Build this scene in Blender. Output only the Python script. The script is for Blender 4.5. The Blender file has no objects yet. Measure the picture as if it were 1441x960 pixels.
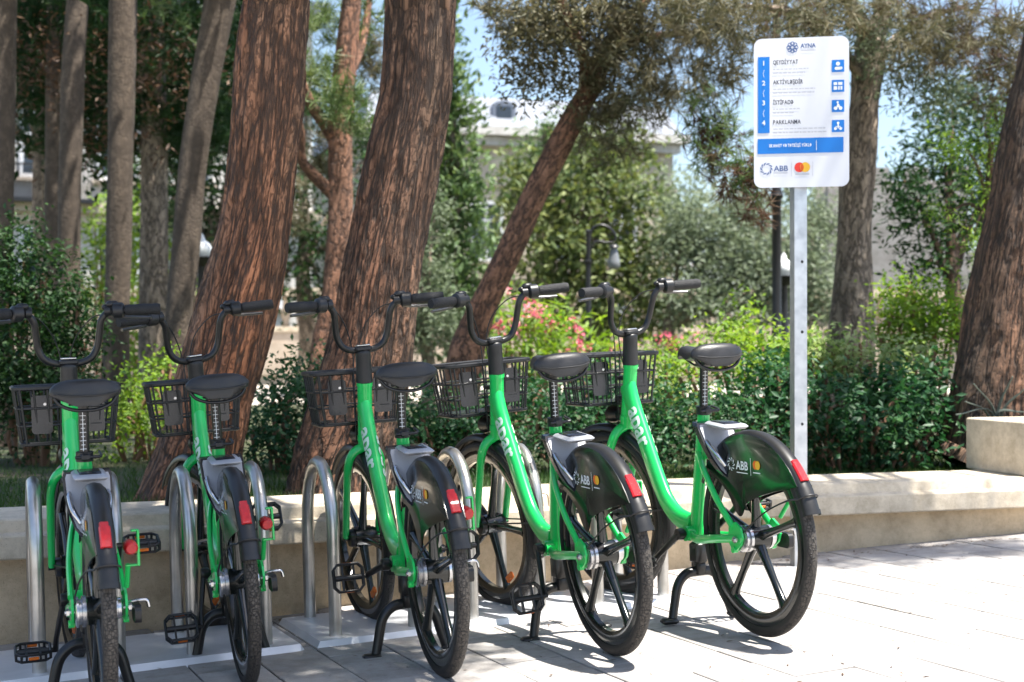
import bpy, bmesh, math, random
import numpy as np
from mathutils import Vector, Matrix, noise

SC = bpy.context.scene
COL = SC.collection
PI = math.pi
RAD = math.radians
random.seed(7)

# ------------------------------------------------------------------ camera
F = 2000.0; CX = 720.5; CY = 480.0; HOR = 490.0; CAMZ = 0.963
YAW = RAD(23.3); PITCH = math.atan((HOR - CY) / F)
c_, s_ = math.cos(YAW), math.sin(YAW)
RT = np.array([c_, -s_, 0.0]); FW0 = np.array([s_, c_, 0.0]); UPZ = np.array([0, 0, 1.0])
FW = math.cos(PITCH) * FW0 + math.sin(PITCH) * UPZ
UP = -math.sin(PITCH) * FW0 + math.cos(PITCH) * UPZ
CAM = np.array([0, 0, CAMZ])
cam = bpy.data.cameras.new('camera'); camo = bpy.data.objects.new('camera', cam); COL.objects.link(camo)
cam.sensor_width = 36.0; cam.lens = F / 1441.0 * 36.0
cam.clip_start = 0.05; cam.clip_end = 2000
camo.location = CAM; camo.rotation_euler = (PI / 2 + PITCH, 0, -YAW)
cam.dof.use_dof = True; cam.dof.focus_distance = 4.8; cam.dof.aperture_fstop = 3.4
SC.camera = camo

# ------------------------------------------------------------------ world, sun, exposure
s_h = np.array([0.30, -0.17])                     # sun offset per metre of height: right, away
sdir = RT * s_h[0] + FW0 * s_h[1] + UPZ; sdir /= np.linalg.norm(sdir)
w = bpy.data.worlds.new('World'); SC.world = w; w.use_nodes = True
nt = w.node_tree; bg = nt.nodes['Background']
sky = nt.nodes.new('ShaderNodeTexSky'); sky.sky_type = 'NISHITA'; sky.sun_disc = False
sky.sun_elevation = math.asin(sdir[2]); sky.sun_rotation = math.atan2(sdir[0], sdir[1])
sky.air_density = 1.0; sky.dust_density = 1.6; sky.ozone_density = 1.0
nt.links.new(sky.outputs[0], bg.inputs[0]); bg.inputs[1].default_value = 0.10
sun = bpy.data.lights.new('sun', 'SUN'); suno = bpy.data.objects.new('sun', sun); COL.objects.link(suno)
sun.energy = 5.0; sun.angle = RAD(0.55); sun.color = (1.0, 0.955, 0.88)
suno.rotation_euler = Vector(-sdir).to_track_quat('-Z', 'Y').to_euler()
suno.location = (0, 0, 12)
vs = SC.view_settings
vs.view_transform = 'Standard'; vs.look = 'None'; vs.gamma = 1.0; vs.use_curve_mapping = False
vs.exposure = 1.5

# ------------------------------------------------------------------ placing helpers
def ray(x, y): return FW + RT * ((x - CX) / F) + UP * ((CY - y) / F)
def at(x, y, d): return CAM + ray(x, y) * d      # point seen at pixel x, y standing d metres away
def gz(x, y): return 0.04 * (x - 2.61) - 0.022 * (y - 4.0)   # the pavement falls gently
LAWN = 0.27

# ------------------------------------------------------------------ materials
MATS = {}
def _new(name):
    m = bpy.data.materials.new(name); m.use_nodes = True; MATS[name] = m
    return m, m.node_tree, m.node_tree.nodes['Principled BSDF']
def _n(t, kind, **kw):
    n = t.nodes.new(kind)
    for k, v in kw.items(): setattr(n, k, v)
    return n
def pm(name, col, rough=0.5, metal=0.0, col2=None, nscale=8.0, bump=0.0, bscale=None, coat=0.0, rvar=0.0, stretch=None, spec=None, detail=6):
    """plain procedural material: two noise-mixed colours, roughness variation, bump"""
    m, t, b = _new(name); L = t.links.new
    tc = _n(t, 'ShaderNodeTexCoord'); mp = _n(t, 'ShaderNodeMapping'); L(tc.outputs['Object'], mp.inputs[0])
    if stretch: mp.inputs['Scale'].default_value = stretch
    nz = _n(t, 'ShaderNodeTexNoise'); nz.inputs['Scale'].default_value = nscale; nz.inputs['Detail'].default_value = detail
    L(mp.outputs[0], nz.inputs['Vector'])
    c2 = col2 or tuple(min(1, c * 0.82) for c in col)
    mx = _n(t, 'ShaderNodeMix', data_type='RGBA'); mx.inputs[6].default_value = (*col, 1); mx.inputs[7].default_value = (*c2, 1)
    rp = _n(t, 'ShaderNodeValToRGB'); rp.color_ramp.elements[0].position = 0.35; rp.color_ramp.elements[1].position = 0.68
    L(nz.outputs[0], rp.inputs[0]); L(rp.outputs[0], mx.inputs[0]); L(mx.outputs[2], b.inputs['Base Color'])
    b.inputs['Metallic'].default_value = metal
    if rvar:
        mr = _n(t, 'ShaderNodeMapRange'); mr.inputs[3].default_value = rough - rvar; mr.inputs[4].default_value = rough + rvar
        L(nz.outputs[0], mr.inputs[0]); L(mr.outputs[0], b.inputs['Roughness'])
    else: b.inputs['Roughness'].default_value = rough
    if coat: b.inputs['Coat Weight'].default_value = coat; b.inputs['Coat Roughness'].default_value = 0.06
    if spec is not None: b.inputs['Specular IOR Level'].default_value = spec
    if bump:
        nb = _n(t, 'ShaderNodeTexNoise'); nb.inputs['Scale'].default_value = bscale or nscale * 4; nb.inputs['Detail'].default_value = 8
        L(mp.outputs[0], nb.inputs['Vector'])
        bp = _n(t, 'ShaderNodeBump'); bp.inputs['Strength'].default_value = bump; bp.inputs['Distance'].default_value = 0.02
        L(nb.outputs[0], bp.inputs['Height']); L(bp.outputs[0], b.inputs['Normal'])
    return m
def stone(name, col, col2, stain, sscale=1.6, bump=0.25, rough=0.85, rnd=0.12):
    """stone or concrete: fine grain, broad stains, per-piece tone"""
    m, t, b = _new(name); L = t.links.new
    tc = _n(t, 'ShaderNodeTexCoord'); oi = _n(t, 'ShaderNodeObjectInfo')
    ad = _n(t, 'ShaderNodeVectorMath', operation='ADD'); 
    sc = _n(t, 'ShaderNodeVectorMath', operation='SCALE'); L(oi.outputs['Random'], sc.inputs[3]); sc.inputs[0].default_value = (37, 19, 23)
    L(tc.outputs['Object'], ad.inputs[0]); L(sc.outputs[0], ad.inputs[1])
    n1 = _n(t, 'ShaderNodeTexNoise'); n1.inputs['Scale'].default_value = 55; n1.inputs['Detail'].default_value = 9; n1.inputs['Roughness'].default_value = 0.7
    n2 = _n(t, 'ShaderNodeTexNoise'); n2.inputs['Scale'].default_value = sscale; n2.inputs['Detail'].default_value = 7; n2.inputs['Roughness'].default_value = 0.62
    L(ad.outputs[0], n1.inputs['Vector']); L(ad.outputs[0], n2.inputs['Vector'])
    m1 = _n(t, 'ShaderNodeMix', data_type='RGBA'); m1.inputs[6].default_value = (*col, 1); m1.inputs[7].default_value = (*col2, 1); L(n1.outputs[0], m1.inputs[0])
    r2 = _n(t, 'ShaderNodeValToRGB'); r2.color_ramp.elements[0].position = 0.52; r2.color_ramp.elements[1].position = 0.78; L(n2.outputs[0], r2.inputs[0])
    sm = _n(t, 'ShaderNodeMath', operation='MULTIPLY'); sm.inputs[1].default_value = 0.7; L(r2.outputs[0], sm.inputs[0])
    m2 = _n(t, 'ShaderNodeMix', data_type='RGBA'); m2.inputs[7].default_value = (*stain, 1); L(m1.outputs[2], m2.inputs[6]); L(sm.outputs[0], m2.inputs[0])
    pv = _n(t, 'ShaderNodeTexNoise'); pv.inputs['Scale'].default_value = 230; pv.inputs['Detail'].default_value = 2; L(ad.outputs[0], pv.inputs['Vector'])
    pr_ = _n(t, 'ShaderNodeValToRGB'); pr_.color_ramp.elements[0].position = 0.24; pr_.color_ramp.elements[0].color = (.45, .42, .38, 1); pr_.color_ramp.elements[1].position = 0.36; L(pv.outputs[0], pr_.inputs[0])
    n4 = _n(t, 'ShaderNodeTexNoise'); n4.inputs['Scale'].default_value = sscale * 3.5; n4.inputs['Detail'].default_value = 8; n4.inputs['Roughness'].default_value = .75; L(ad.outputs[0], n4.inputs['Vector'])
    r4 = _n(t, 'ShaderNodeValToRGB'); r4.color_ramp.elements[0].position = 0.36; r4.color_ramp.elements[0].color = (.70, .68, .65, 1); r4.color_ramp.elements[1].position = 0.58; L(n4.outputs[0], r4.inputs[0])
    q1 = _n(t, 'ShaderNodeMix', data_type='RGBA', blend_type='MULTIPLY'); q1.inputs[0].default_value = 1; L(m2.outputs[2], q1.inputs[6]); L(pr_.outputs[0], q1.inputs[7])
    q2 = _n(t, 'ShaderNodeMix', data_type='RGBA', blend_type='MULTIPLY'); q2.inputs[0].default_value = 1; L(q1.outputs[2], q2.inputs[6]); L(r4.outputs[0], q2.inputs[7]); m2 = q2
    hs = _n(t, 'ShaderNodeHueSaturation'); mr = _n(t, 'ShaderNodeMapRange'); mr.inputs[3].default_value = 1 - rnd; mr.inputs[4].default_value = 1 + rnd
    L(oi.outputs['Random'], mr.inputs[0]); L(mr.outputs[0], hs.inputs['Value']); L(m2.outputs[2], hs.inputs['Color']); L(hs.outputs[0], b.inputs['Base Color'])
    b.inputs['Roughness'].default_value = rough
    bp = _n(t, 'ShaderNodeBump'); bp.inputs['Strength'].default_value = bump; bp.inputs['Distance'].default_value = 0.006
    L(n1.outputs[0], bp.inputs['Height']); L(bp.outputs[0], b.inputs['Normal'])
    return m
def bark(name, ca, cb, cd, scale=9.0, stretch=0.16, bump=1.0):
    """bark: plates drawn out along the trunk, dark furrows between (uses the mesh's UV, metres)"""
    m, t, b = _new(name); L = t.links.new
    uv = _n(t, 'ShaderNodeUVMap'); mp = _n(t, 'ShaderNodeMapping'); mp.inputs['Scale'].default_value = (1, stretch, 1); L(uv.outputs[0], mp.inputs[0])
    nw = _n(t, 'ShaderNodeTexNoise'); nw.inputs['Scale'].default_value = 4.0; L(mp.outputs[0], nw.inputs['Vector'])
    ws = _n(t, 'ShaderNodeVectorMath', operation='SCALE'); ws.inputs[3].default_value = 0.10; L(nw.outputs[1], ws.inputs[0])
    wa = _n(t, 'ShaderNodeVectorMath', operation='ADD'); L(mp.outputs[0], wa.inputs[0]); L(ws.outputs[0], wa.inputs[1])
    def ridge(sc, width, st=None):
        src = wa.outputs[0]
        if st:
            m3 = _n(t, 'ShaderNodeMapping'); m3.inputs['Scale'].default_value = (1, st, 1); L(wa.outputs[0], m3.inputs[0]); src = m3.outputs[0]
        q = _n(t, 'ShaderNodeTexNoise'); q.inputs['Scale'].default_value = sc; q.inputs['Detail'].default_value = 3; q.inputs['Roughness'].default_value = 0.55; L(src, q.inputs['Vector'])
        d1 = _n(t, 'ShaderNodeMath', operation='SUBTRACT'); d1.inputs[1].default_value = 0.5; L(q.outputs[0], d1.inputs[0])
        d2 = _n(t, 'ShaderNodeMath', operation='ABSOLUTE'); L(d1.outputs[0], d2.inputs[0])
        d3 = _n(t, 'ShaderNodeMapRange', interpolation_type='SMOOTHSTEP'); d3.inputs[1].default_value = 0.0; d3.inputs[2].default_value = width; L(d2.outputs[0], d3.inputs[0]); return d3
    ra, rb = ridge(scale * 1.5, 0.075), ridge(scale * 3.4, 0.06, 2.2)
    mi_ = _n(t, 'ShaderNodeMath', operation='MULTIPLY_ADD'); mi_.inputs[1].default_value = 0.45; mi_.inputs[2].default_value = 0.55; L(rb.outputs[0], mi_.inputs[0])
    vo = _n(t, 'ShaderNodeMath', operation='MULTIPLY'); L(ra.outputs[0], vo.inputs[0]); L(mi_.outputs[0], vo.inputs[1])
    n1 = _n(t, 'ShaderNodeTexNoise'); n1.inputs['Scale'].default_value = scale; n1.inputs['Detail'].default_value = 8; L(wa.outputs[0], n1.inputs['Vector'])
    n2 = _n(t, 'ShaderNodeTexNoise'); n2.inputs['Scale'].default_value = 2.2; n2.inputs['Detail'].default_value = 4; L(mp.outputs[0], n2.inputs['Vector'])
    r2 = _n(t, 'ShaderNodeValToRGB'); r2.color_ramp.elements[0].position = 0.38; r2.color_ramp.elements[1].position = 0.62; L(n2.outputs[0], r2.inputs[0])
    m1 = _n(t, 'ShaderNodeMix', data_type='RGBA'); m1.inputs[6].default_value = (*ca, 1); m1.inputs[7].default_value = (*cb, 1); L(r2.outputs[0], m1.inputs[0])
    hv = _n(t, 'ShaderNodeHueSaturation'); mr0 = _n(t, 'ShaderNodeMapRange'); mr0.inputs[1].default_value = 0.3; mr0.inputs[2].default_value = 0.7; mr0.inputs[3].default_value = 0.55; mr0.inputs[4].default_value = 1.5
    L(n1.outputs[0], mr0.inputs[0]); L(mr0.outputs[0], hv.inputs['Value']); L(m1.outputs[2], hv.inputs['Color'])
    rf = vo
    m2 = _n(t, 'ShaderNodeMix', data_type='RGBA'); m2.inputs[6].default_value = (*cd, 1); L(hv.outputs[0], m2.inputs[7]); L(rf.outputs[0], m2.inputs[0])
    L(m2.outputs[2], b.inputs['Base Color']); b.inputs['Roughness'].default_value = 0.9
    mh = _n(t, 'ShaderNodeMath', operation='MULTIPLY_ADD'); mh.inputs[1].default_value = 0.6; L(n1.outputs[0], mh.inputs[0]); L(rf.outputs[0], mh.inputs[2])
    bp = _n(t, 'ShaderNodeBump'); bp.inputs['Strength'].default_value = bump; bp.inputs['Distance'].default_value = 0.02; L(mh.outputs[0], bp.inputs['Height']); L(bp.outputs[0], b.inputs['Normal'])
    return m
def leafmat(name, cols, trans=0.35, rough=0.5, spec=0.4):
    """leaf: colour picked per leaf from a ramp, some light passes through"""
    m, t, b = _new(name); L = t.links.new
    a = _n(t, 'ShaderNodeAttribute'); a.attribute_name = 'tone'
    rp = _n(t, 'ShaderNodeValToRGB'); el = rp.color_ramp.elements
    while len(el) < len(cols): el.new(0.5)
    for i, c in enumerate(cols): el[i].position = i / (len(cols) - 1); el[i].color = (*c, 1)
    L(a.outputs['Fac'], rp.inputs[0]); L(rp.outputs[0], b.inputs['Base Color'])
    b.inputs['Roughness'].default_value = rough; b.inputs['Specular IOR Level'].default_value = spec
    tr = _n(t, 'ShaderNodeBsdfTranslucent'); ms = _n(t, 'ShaderNodeMixShader'); ms.inputs[0].default_value = trans
    hs = _n(t, 'ShaderNodeHueSaturation'); hs.inputs['Saturation'].default_value = 1.15; hs.inputs['Value'].default_value = 1.5; hs.inputs['Hue'].default_value = 0.485
    L(rp.outputs[0], hs.inputs['Color']); L(hs.outputs[0], tr.inputs[0])
    out = t.nodes['Material Output']; L(b.outputs[0], ms.inputs[1]); L(tr.outputs[0], ms.inputs[2]); L(ms.outputs[0], out.inputs[0])
    return m

pm('green_paint', (0.010, 0.56, 0.105), 0.30, col2=(0.009, 0.51, 0.095), nscale=3, coat=0.6, rvar=0.05)
pm('black_plastic', (0.008, 0.008, 0.009), 0.42, col2=(0.012, 0.012, 0.013), nscale=30, bump=0.05, bscale=400)
pm('black_gloss', (0.005, 0.007, 0.006), 0.19, col2=(0.007, 0.009, 0.008), nscale=5, coat=0.4, rvar=0.04)
pm('black_satin', (0.007, 0.007, 0.0075), 0.33, col2=(0.011, 0.0105, 0.010), nscale=12, rvar=0.08)
pm('fender_rubber', (0.011, 0.0105, 0.010), 0.40, col2=(0.018, 0.017, 0.0155), nscale=9, rvar=0.08)
pm('grip_rubber', (0.009, 0.009, 0.010), 0.62, nscale=60, bump=0.4, bscale=260)
pm('saddle_vinyl', (0.014, 0.0135, 0.014), 0.40, col2=(0.020, 0.019, 0.019), nscale=14, bump=0.12, bscale=320, rvar=0.07)
pm('galvanised', (0.55, 0.57, 0.60), 0.36, 0.85, col2=(0.40, 0.42, 0.45), nscale=22, rvar=0.10)
pm('steel_tube', (0.56, 0.54, 0.51), 0.32, 0.85, col2=(0.42, 0.40, 0.37), nscale=14, rvar=0.09)
pm('steel_plate', (0.74, 0.76, 0.80), 0.38, 0.35, col2=(0.60, 0.62, 0.66), nscale=7, rvar=0.12)
pm('alloy', (0.62, 0.62, 0.63), 0.22, 0.95, nscale=40, rvar=0.06)
pm('alloy_dark', (0.16, 0.16, 0.165), 0.32, 0.8, nscale=40, rvar=0.06)
pm('lock_grey', (0.38, 0.39, 0.42), 0.32, 0.15, col2=(0.36, 0.37, 0.40), nscale=9, coat=0.2)
pm('lock_dark', (0.010, 0.011, 0.017), 0.25, nscale=9, coat=0.3)
pm('red_lens', (0.60, 0.012, 0.015), 0.16, nscale=60, col2=(0.45, 0.006, 0.01), bump=0.3, bscale=900, coat=0.5)
pm('orange_lens', (0.75, 0.16, 0.01), 0.2, nscale=60, bump=0.3, bscale=900)
pm('white_print', (0.78, 0.80, 0.80), 0.5, nscale=5, col2=(0.72, 0.74, 0.74))
pm('mint_print', (0.62, 0.80, 0.66), 0.5, nscale=5)
pm('amber_print', (0.80, 0.33, 0.03), 0.5, nscale=5)
pm('redorange_print', (0.72, 0.035, 0.02), 0.5, nscale=5)
pm('deep_orange_print', (0.80, 0.13, 0.01), 0.5, nscale=5)
pm('yellow_print', (0.85, 0.48, 0.03), 0.5, nscale=5)
pm('sign_white', (0.68, 0.69, 0.735), 0.38, nscale=2, col2=(0.65, 0.66, 0.705))
pm('sign_blue', (0.004, 0.185, 0.62), 0.38, nscale=2)
pm('sign_navy', (0.03, 0.09, 0.27), 0.5, nscale=2)
pm('sign_ink', (0.03, 0.035, 0.06), 0.5, nscale=2)
pm('sign_grey', (0.50, 0.51, 0.56), 0.5, nscale=2)
stone('paver_stone', (0.405, 0.385, 0.37), (0.35, 0.33, 0.315), (0.32, 0.295, 0.27), 2.0, 0.2)
stone('joint_grit', (0.07, 0.06, 0.055), (0.04, 0.035, 0.03), (0.09, 0.08, 0.07), 5.0, 0.4)
stone('coping_stone', (0.70, 0.605, 0.465), (0.60, 0.515, 0.395), (0.48, 0.41, 0.325), 2.4, 0.35, rnd=0.07)
stone('base_stone', (0.70, 0.545, 0.36), (0.59, 0.455, 0.30), (0.45, 0.345, 0.235), 2.0, 0.35, rnd=0.09)
stone('far_stone', (0.52, 0.44, 0.36), (0.45, 0.38, 0.31), (0.36, 0.30, 0.25), 0.5, 0.1, rnd=0.06)
stone('plaster_white', (0.62, 0.60, 0.57), (0.56, 0.54, 0.51), (0.45, 0.43, 0.40), 0.4, 0.05, rnd=0.02)
stone('plaster_beige', (0.58, 0.50, 0.40), (0.52, 0.45, 0.36), (0.42, 0.36, 0.29), 0.3, 0.05, rnd=0.02)
stone('fort_stone', (0.42, 0.39, 0.36), (0.34, 0.31, 0.29), (0.27, 0.25, 0.23), 0.9, 0.3, rnd=0.12)
stone('soil', (0.085, 0.062, 0.042), (0.05, 0.037, 0.026), (0.10, 0.075, 0.05), 3.0, 0.6)
pm('roof_metal', (0.13, 0.155, 0.205), 0.6, 0.0, nscale=2)
pm('window_glass', (0.03, 0.04, 0.055), 0.08, nscale=2)
pm('window_frame', (0.65, 0.66, 0.68), 0.5, nscale=4)
pm('lamp_black', (0.012, 0.012, 0.013), 0.4, nscale=10)
pm('lamp_glass', (0.82, 0.83, 0.83), 0.25, nscale=3, col2=(0.78, 0.79, 0.79))
pm('lantern_glass', (0.22, 0.23, 0.24), 0.08, nscale=3, col2=(0.16, 0.17, 0.18))
pm('lawn_soil', (0.035, 0.055, 0.016), 0.95, col2=(0.06, 0.05, 0.03), nscale=3, bump=0.5)
pm('path_gravel', (0.45, 0.40, 0.34), 0.95, nscale=6, bump=0.3)
bark('bark_pine', (0.235, 0.142, 0.088), (0.36, 0.145, 0.070), (0.06, 0.036, 0.025), 18, 0.13)
bark('bark_dark', (0.18, 0.115, 0.075), (0.26, 0.120, 0.068), (0.042, 0.028, 0.021), 18, 0.13)
bark('bark_smooth', (0.115, 0.086, 0.062), (0.085, 0.064, 0.047), (0.075, 0.056, 0.042), 16, 0.6, 0.3)
bark('bark_grey', (0.36, 0.285, 0.215), (0.27, 0.21, 0.16), (0.10, 0.078, 0.06), 14, 0.3, 0.8)
bark('bark_red', (0.28, 0.145, 0.09), (0.36, 0.17, 0.10), (0.08, 0.045, 0.032), 15, 0.35, 0.8)
leafmat('leaf_hedge', [(0.012, 0.048, 0.022), (0.027, 0.085, 0.032), (0.062, 0.140, 0.046)], 0.25, 0.46, 0.30)
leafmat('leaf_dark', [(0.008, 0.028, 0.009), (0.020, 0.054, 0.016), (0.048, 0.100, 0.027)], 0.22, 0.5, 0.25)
leafmat('leaf_bright', [(0.09, 0.185, 0.028), (0.17, 0.285, 0.048), (0.28, 0.39, 0.09)], 0.45, 0.55, 0.25)
leafmat('leaf_variegated', [(0.11, 0.20, 0.055), (0.28, 0.36, 0.15), (0.52, 0.54, 0.32)], 0.4, 0.55, 0.25)
leafmat('leaf_olive', [(0.085, 0.115, 0.066), (0.145, 0.185, 0.112), (0.22, 0.26, 0.17)], 0.3, 0.55)
leafmat('leaf_cypress', [(0.045, 0.090, 0.034), (0.095, 0.160, 0.055), (0.17, 0.235, 0.09)], 0.25, 0.6)
leafmat('leaf_juniper', [(0.045, 0.085, 0.030), (0.115, 0.155, 0.050), (0.23, 0.25, 0.095)], 0.25, 0.6)
leafmat('needle_green', [(0.035, 0.075, 0.026), (0.095, 0.150, 0.048), (0.20, 0.25, 0.095)], 0.25, 0.5)
leafmat('needle_brown', [(0.055, 0.032, 0.020), (0.11, 0.062, 0.036), (0.17, 0.105, 0.06)], 0.2, 0.6)
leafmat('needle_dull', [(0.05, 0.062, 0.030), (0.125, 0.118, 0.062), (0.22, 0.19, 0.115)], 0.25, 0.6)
leafmat('petal_pink', [(0.55, 0.09, 0.14), (0.70, 0.20, 0.24), (0.75, 0.40, 0.40)], 0.3, 0.6)
leafmat('grass_blade', [(0.020, 0.055, 0.012), (0.045, 0.10, 0.020), (0.08, 0.14, 0.03)], 0.3, 0.5)
leafmat('agave_leaf', [(0.10, 0.12, 0.10), (0.18, 0.19, 0.16), (0.24, 0.24, 0.2)], 0.1, 0.6)

def tyremat():
    m, t, b = _new('tyre'); L = t.links.new
    uv = _n(t, 'ShaderNodeUVMap'); mp = _n(t, 'ShaderNodeMapping'); mp.inputs['Scale'].default_value = (190, 10.0, 1); L(uv.outputs[0], mp.inputs[0])
    vo = _n(t, 'ShaderNodeTexVoronoi', feature='DISTANCE_TO_EDGE'); vo.inputs['Scale'].default_value = 1.0; vo.inputs['Randomness'].default_value = 0.75; L(mp.outputs[0], vo.inputs['Vector'])
    rp = _n(t, 'ShaderNodeValToRGB'); rp.color_ramp.elements[0].position = 0.02; rp.color_ramp.elements[1].position = 0.09; L(vo.outputs[0], rp.inputs[0])
    nz = _n(t, 'ShaderNodeTexNoise'); nz.inputs['Scale'].default_value = 12; nz.inputs['Detail'].default_value = 6
    sx = _n(t, 'ShaderNodeSeparateXYZ'); L(uv.outputs[0], sx.inputs[0])
    # dusty tread in the middle, clean dark side walls
    ab = _n(t, 'ShaderNodeMath', operation='SUBTRACT'); ab.inputs[1].default_value = 0.5; L(sx.outputs[1], ab.inputs[0])
    a2 = _n(t, 'ShaderNodeMath', operation='ABSOLUTE'); L(ab.outputs[0], a2.inputs[0])
    tr = _n(t, 'ShaderNodeMapRange'); tr.inputs[1].default_value = 0.20; tr.inputs[2].default_value = 0.33; tr.inputs[3].default_value = 1; tr.inputs[4].default_value = 0; L(a2.outputs[0], tr.inputs[0])
    m1 = _n(t, 'ShaderNodeMix', data_type='RGBA'); m1.inputs[6].default_value = (0.010, 0.0095, 0.009, 1); m1.inputs[7].default_value = (0.085, 0.072, 0.060, 1)
    mu = _n(t, 'ShaderNodeMath', operation='MULTIPLY'); L(tr.outputs[0], mu.inputs[0]); L(rp.outputs[0], mu.inputs[1])
    mv = _n(t, 'ShaderNodeMath', operation='MULTIPLY'); L(mu.outputs[0], mv.inputs[0]); 
    mr = _n(t, 'ShaderNodeMapRange'); mr.inputs[1].default_value = 0.3; mr.inputs[2].default_value = 0.65; mr.inputs[3].default_value = 0.35; L(nz.outputs[0], mr.inputs[0]); L(mr.outputs[0], mv.inputs[1])
    L(mv.outputs[0], m1.inputs[0]); L(m1.outputs[2], b.inputs['Base Color']); b.inputs['Roughness'].default_value = 0.62
    bp = _n(t, 'ShaderNodeBump'); bp.inputs['Strength'].default_value = 0.9; bp.inputs['Distance'].default_value = 0.004
    hm = _n(t, 'ShaderNodeMath', operation='MULTIPLY'); L(rp.outputs[0], hm.inputs[0]); L(tr.outputs[0], hm.inputs[1]); L(hm.outputs[0], bp.inputs['Height']); L(bp.outputs[0], b.inputs['Normal'])
tyremat()

# ------------------------------------------------------------------ mesh helpers
class MB:
    def __init__(s): s.v = []; s.f = []; s.mi = []; s.uv = {}
    def add(s, verts, faces, mi=0):
        o = len(s.v); s.v.extend([tuple(map(float, p)) for p in verts])
        for f in faces: s.f.append(tuple(i + o for i in f)); s.mi.append(mi)
        return o
    def box(s, c, d, mi=0, bev=0.0, rot=None):
        x, y, z = [k / 2 for k in d]; b = min(bev, x * .9, y * .9, z * .9)
        M = rot if rot is not None else Matrix.Identity(3)
        if b <= 0:
            P = [(i, j, k) for k in (-z, z) for j in (-y, y) for i in (-x, x)]
            Fc = [(0, 2, 3, 1), (4, 5, 7, 6), (0, 1, 5, 4), (2, 6, 7, 3), (0, 4, 6, 2), (1, 3, 7, 5)]
        else:
            def ring(hx, hy, h): return [(-hx + b, -hy, h), (hx - b, -hy, h), (hx, -hy + b, h), (hx, hy - b, h), (hx - b, hy, h), (-hx + b, hy, h), (-hx, hy - b, h), (-hx, -hy + b, h)]
            def ring2(h): return [(p[0] * (x - b) / x, p[1] * (y - b) / y, h) for p in ring(x, y, h)]
            P = ring2(-z) + ring(x, y, -z + b) + ring(x, y, z - b) + ring2(z)
            Fc = [tuple(range(7, -1, -1)), tuple(range(24, 32))]
            for r in range(3):
                for i in range(8): Fc.append((r * 8 + i, r * 8 + (i + 1) % 8, r * 8 + 8 + (i + 1) % 8, r * 8 + 8 + i))
        s.add([tuple(M @ Vector(p) + Vector(c)) for p in P], Fc, mi)
    def tube(s, pts, rad, seg=10, mi=0, ell=None, side=None, closed=False, cap=True, uv=False):
        """sweep: rad = number or list, ell = list of (lateral, in-plane) half widths with the fixed lateral axis `side`"""
        P = [Vector(p) for p in pts]; n = len(P)
        R_ = rad if hasattr(rad, '__len__') else [rad] * n
        T = []
        for i in range(n):
            a = P[(i - 1) % n] if (i > 0 or closed) else P[0]; b = P[(i + 1) % n] if (i < n - 1 or closed) else P[-1]
            T.append((b - a).normalized())
        up = Vector(side) if side is not None else (Vector((0, 0, 1)) if abs(T[0].z) < 0.9 else Vector((1, 0, 0)))
        N = (up - T[0] * up.dot(T[0])).normalized(); V = []; ln = 0
        uvs = []
        for i in range(n):
            if side is not None: N = (Vector(side) - T[i] * Vector(side).dot(T[i])).normalized()
            else: N = (N - T[i] * N.dot(T[i])).normalized()
            B = T[i].cross(N)
            if i: ln += (P[i] - P[i - 1]).length
            ra, rb = (ell[i] if ell else (R_[i], R_[i]))
            for k in range(seg):
                t = 2 * PI * k / seg
                V.append(P[i] + N * (ra * math.cos(t)) + B * (rb * math.sin(t)))
        Fc = []
        for i in range(n if closed else n - 1):
            j = (i + 1) % n
            for k in range(seg): Fc.append((i * seg + k, i * seg + (k + 1) % seg, j * seg + (k + 1) % seg, j * seg + k))
        if cap and not closed: Fc.append(tuple(range(seg - 1, -1, -1))); Fc.append(tuple(range((n - 1) * seg, n * seg)))
        s.add(V, Fc, mi)
    def lathe(s, prof, c, axis='X', seg=32, mi=0, a0=0, a1=2 * PI, closed_prof=False, uv=False):
        """revolve profile (along-axis, radius) about an axis through c"""
        full = abs(a1 - a0 - 2 * PI) < 1e-6; n = len(prof); m = seg if full else seg + 1; V = []
        for i in range(m):
            a = a0 + (a1 - a0) * i / seg; ca, sa = math.cos(a), math.sin(a)
            for (h, r) in prof:
                p = {'X': (h, r * ca, r * sa), 'Y': (r * sa, h, r * ca), 'Z': (r * ca, r * sa, h)}[axis]
                V.append((c[0] + p[0], c[1] + p[1], c[2] + p[2]))
        Fc = []; o = len(s.f)
        for i in range(seg):
            j = (i + 1) % m
            for k in range(n if closed_prof else n - 1):
                l = (k + 1) % n; Fc.append((i * n + k, i * n + l, j * n + l, j * n + k))
                if uv: s.uv[o + len(Fc) - 1] = [(i / seg, k / n), (i / seg, (k + 1) / n), ((i + 1) / seg, (k + 1) / n), ((i + 1) / seg, k / n)]
        s.add(V, Fc, mi)
    def prism(s, poly, fn, mi=0):
        """poly = list of 2-D points; fn(p, side) gives the 3-D point of side 0 / 1"""
        n = len(poly); V = [fn(p, 0) for p in poly] + [fn(p, 1) for p in poly]
        s.add(V, [tuple(range(n - 1, -1, -1)), tuple(range(n, 2 * n))] + [(i, (i + 1) % n, n + (i + 1) % n, n + i) for i in range(n)], mi)
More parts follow.
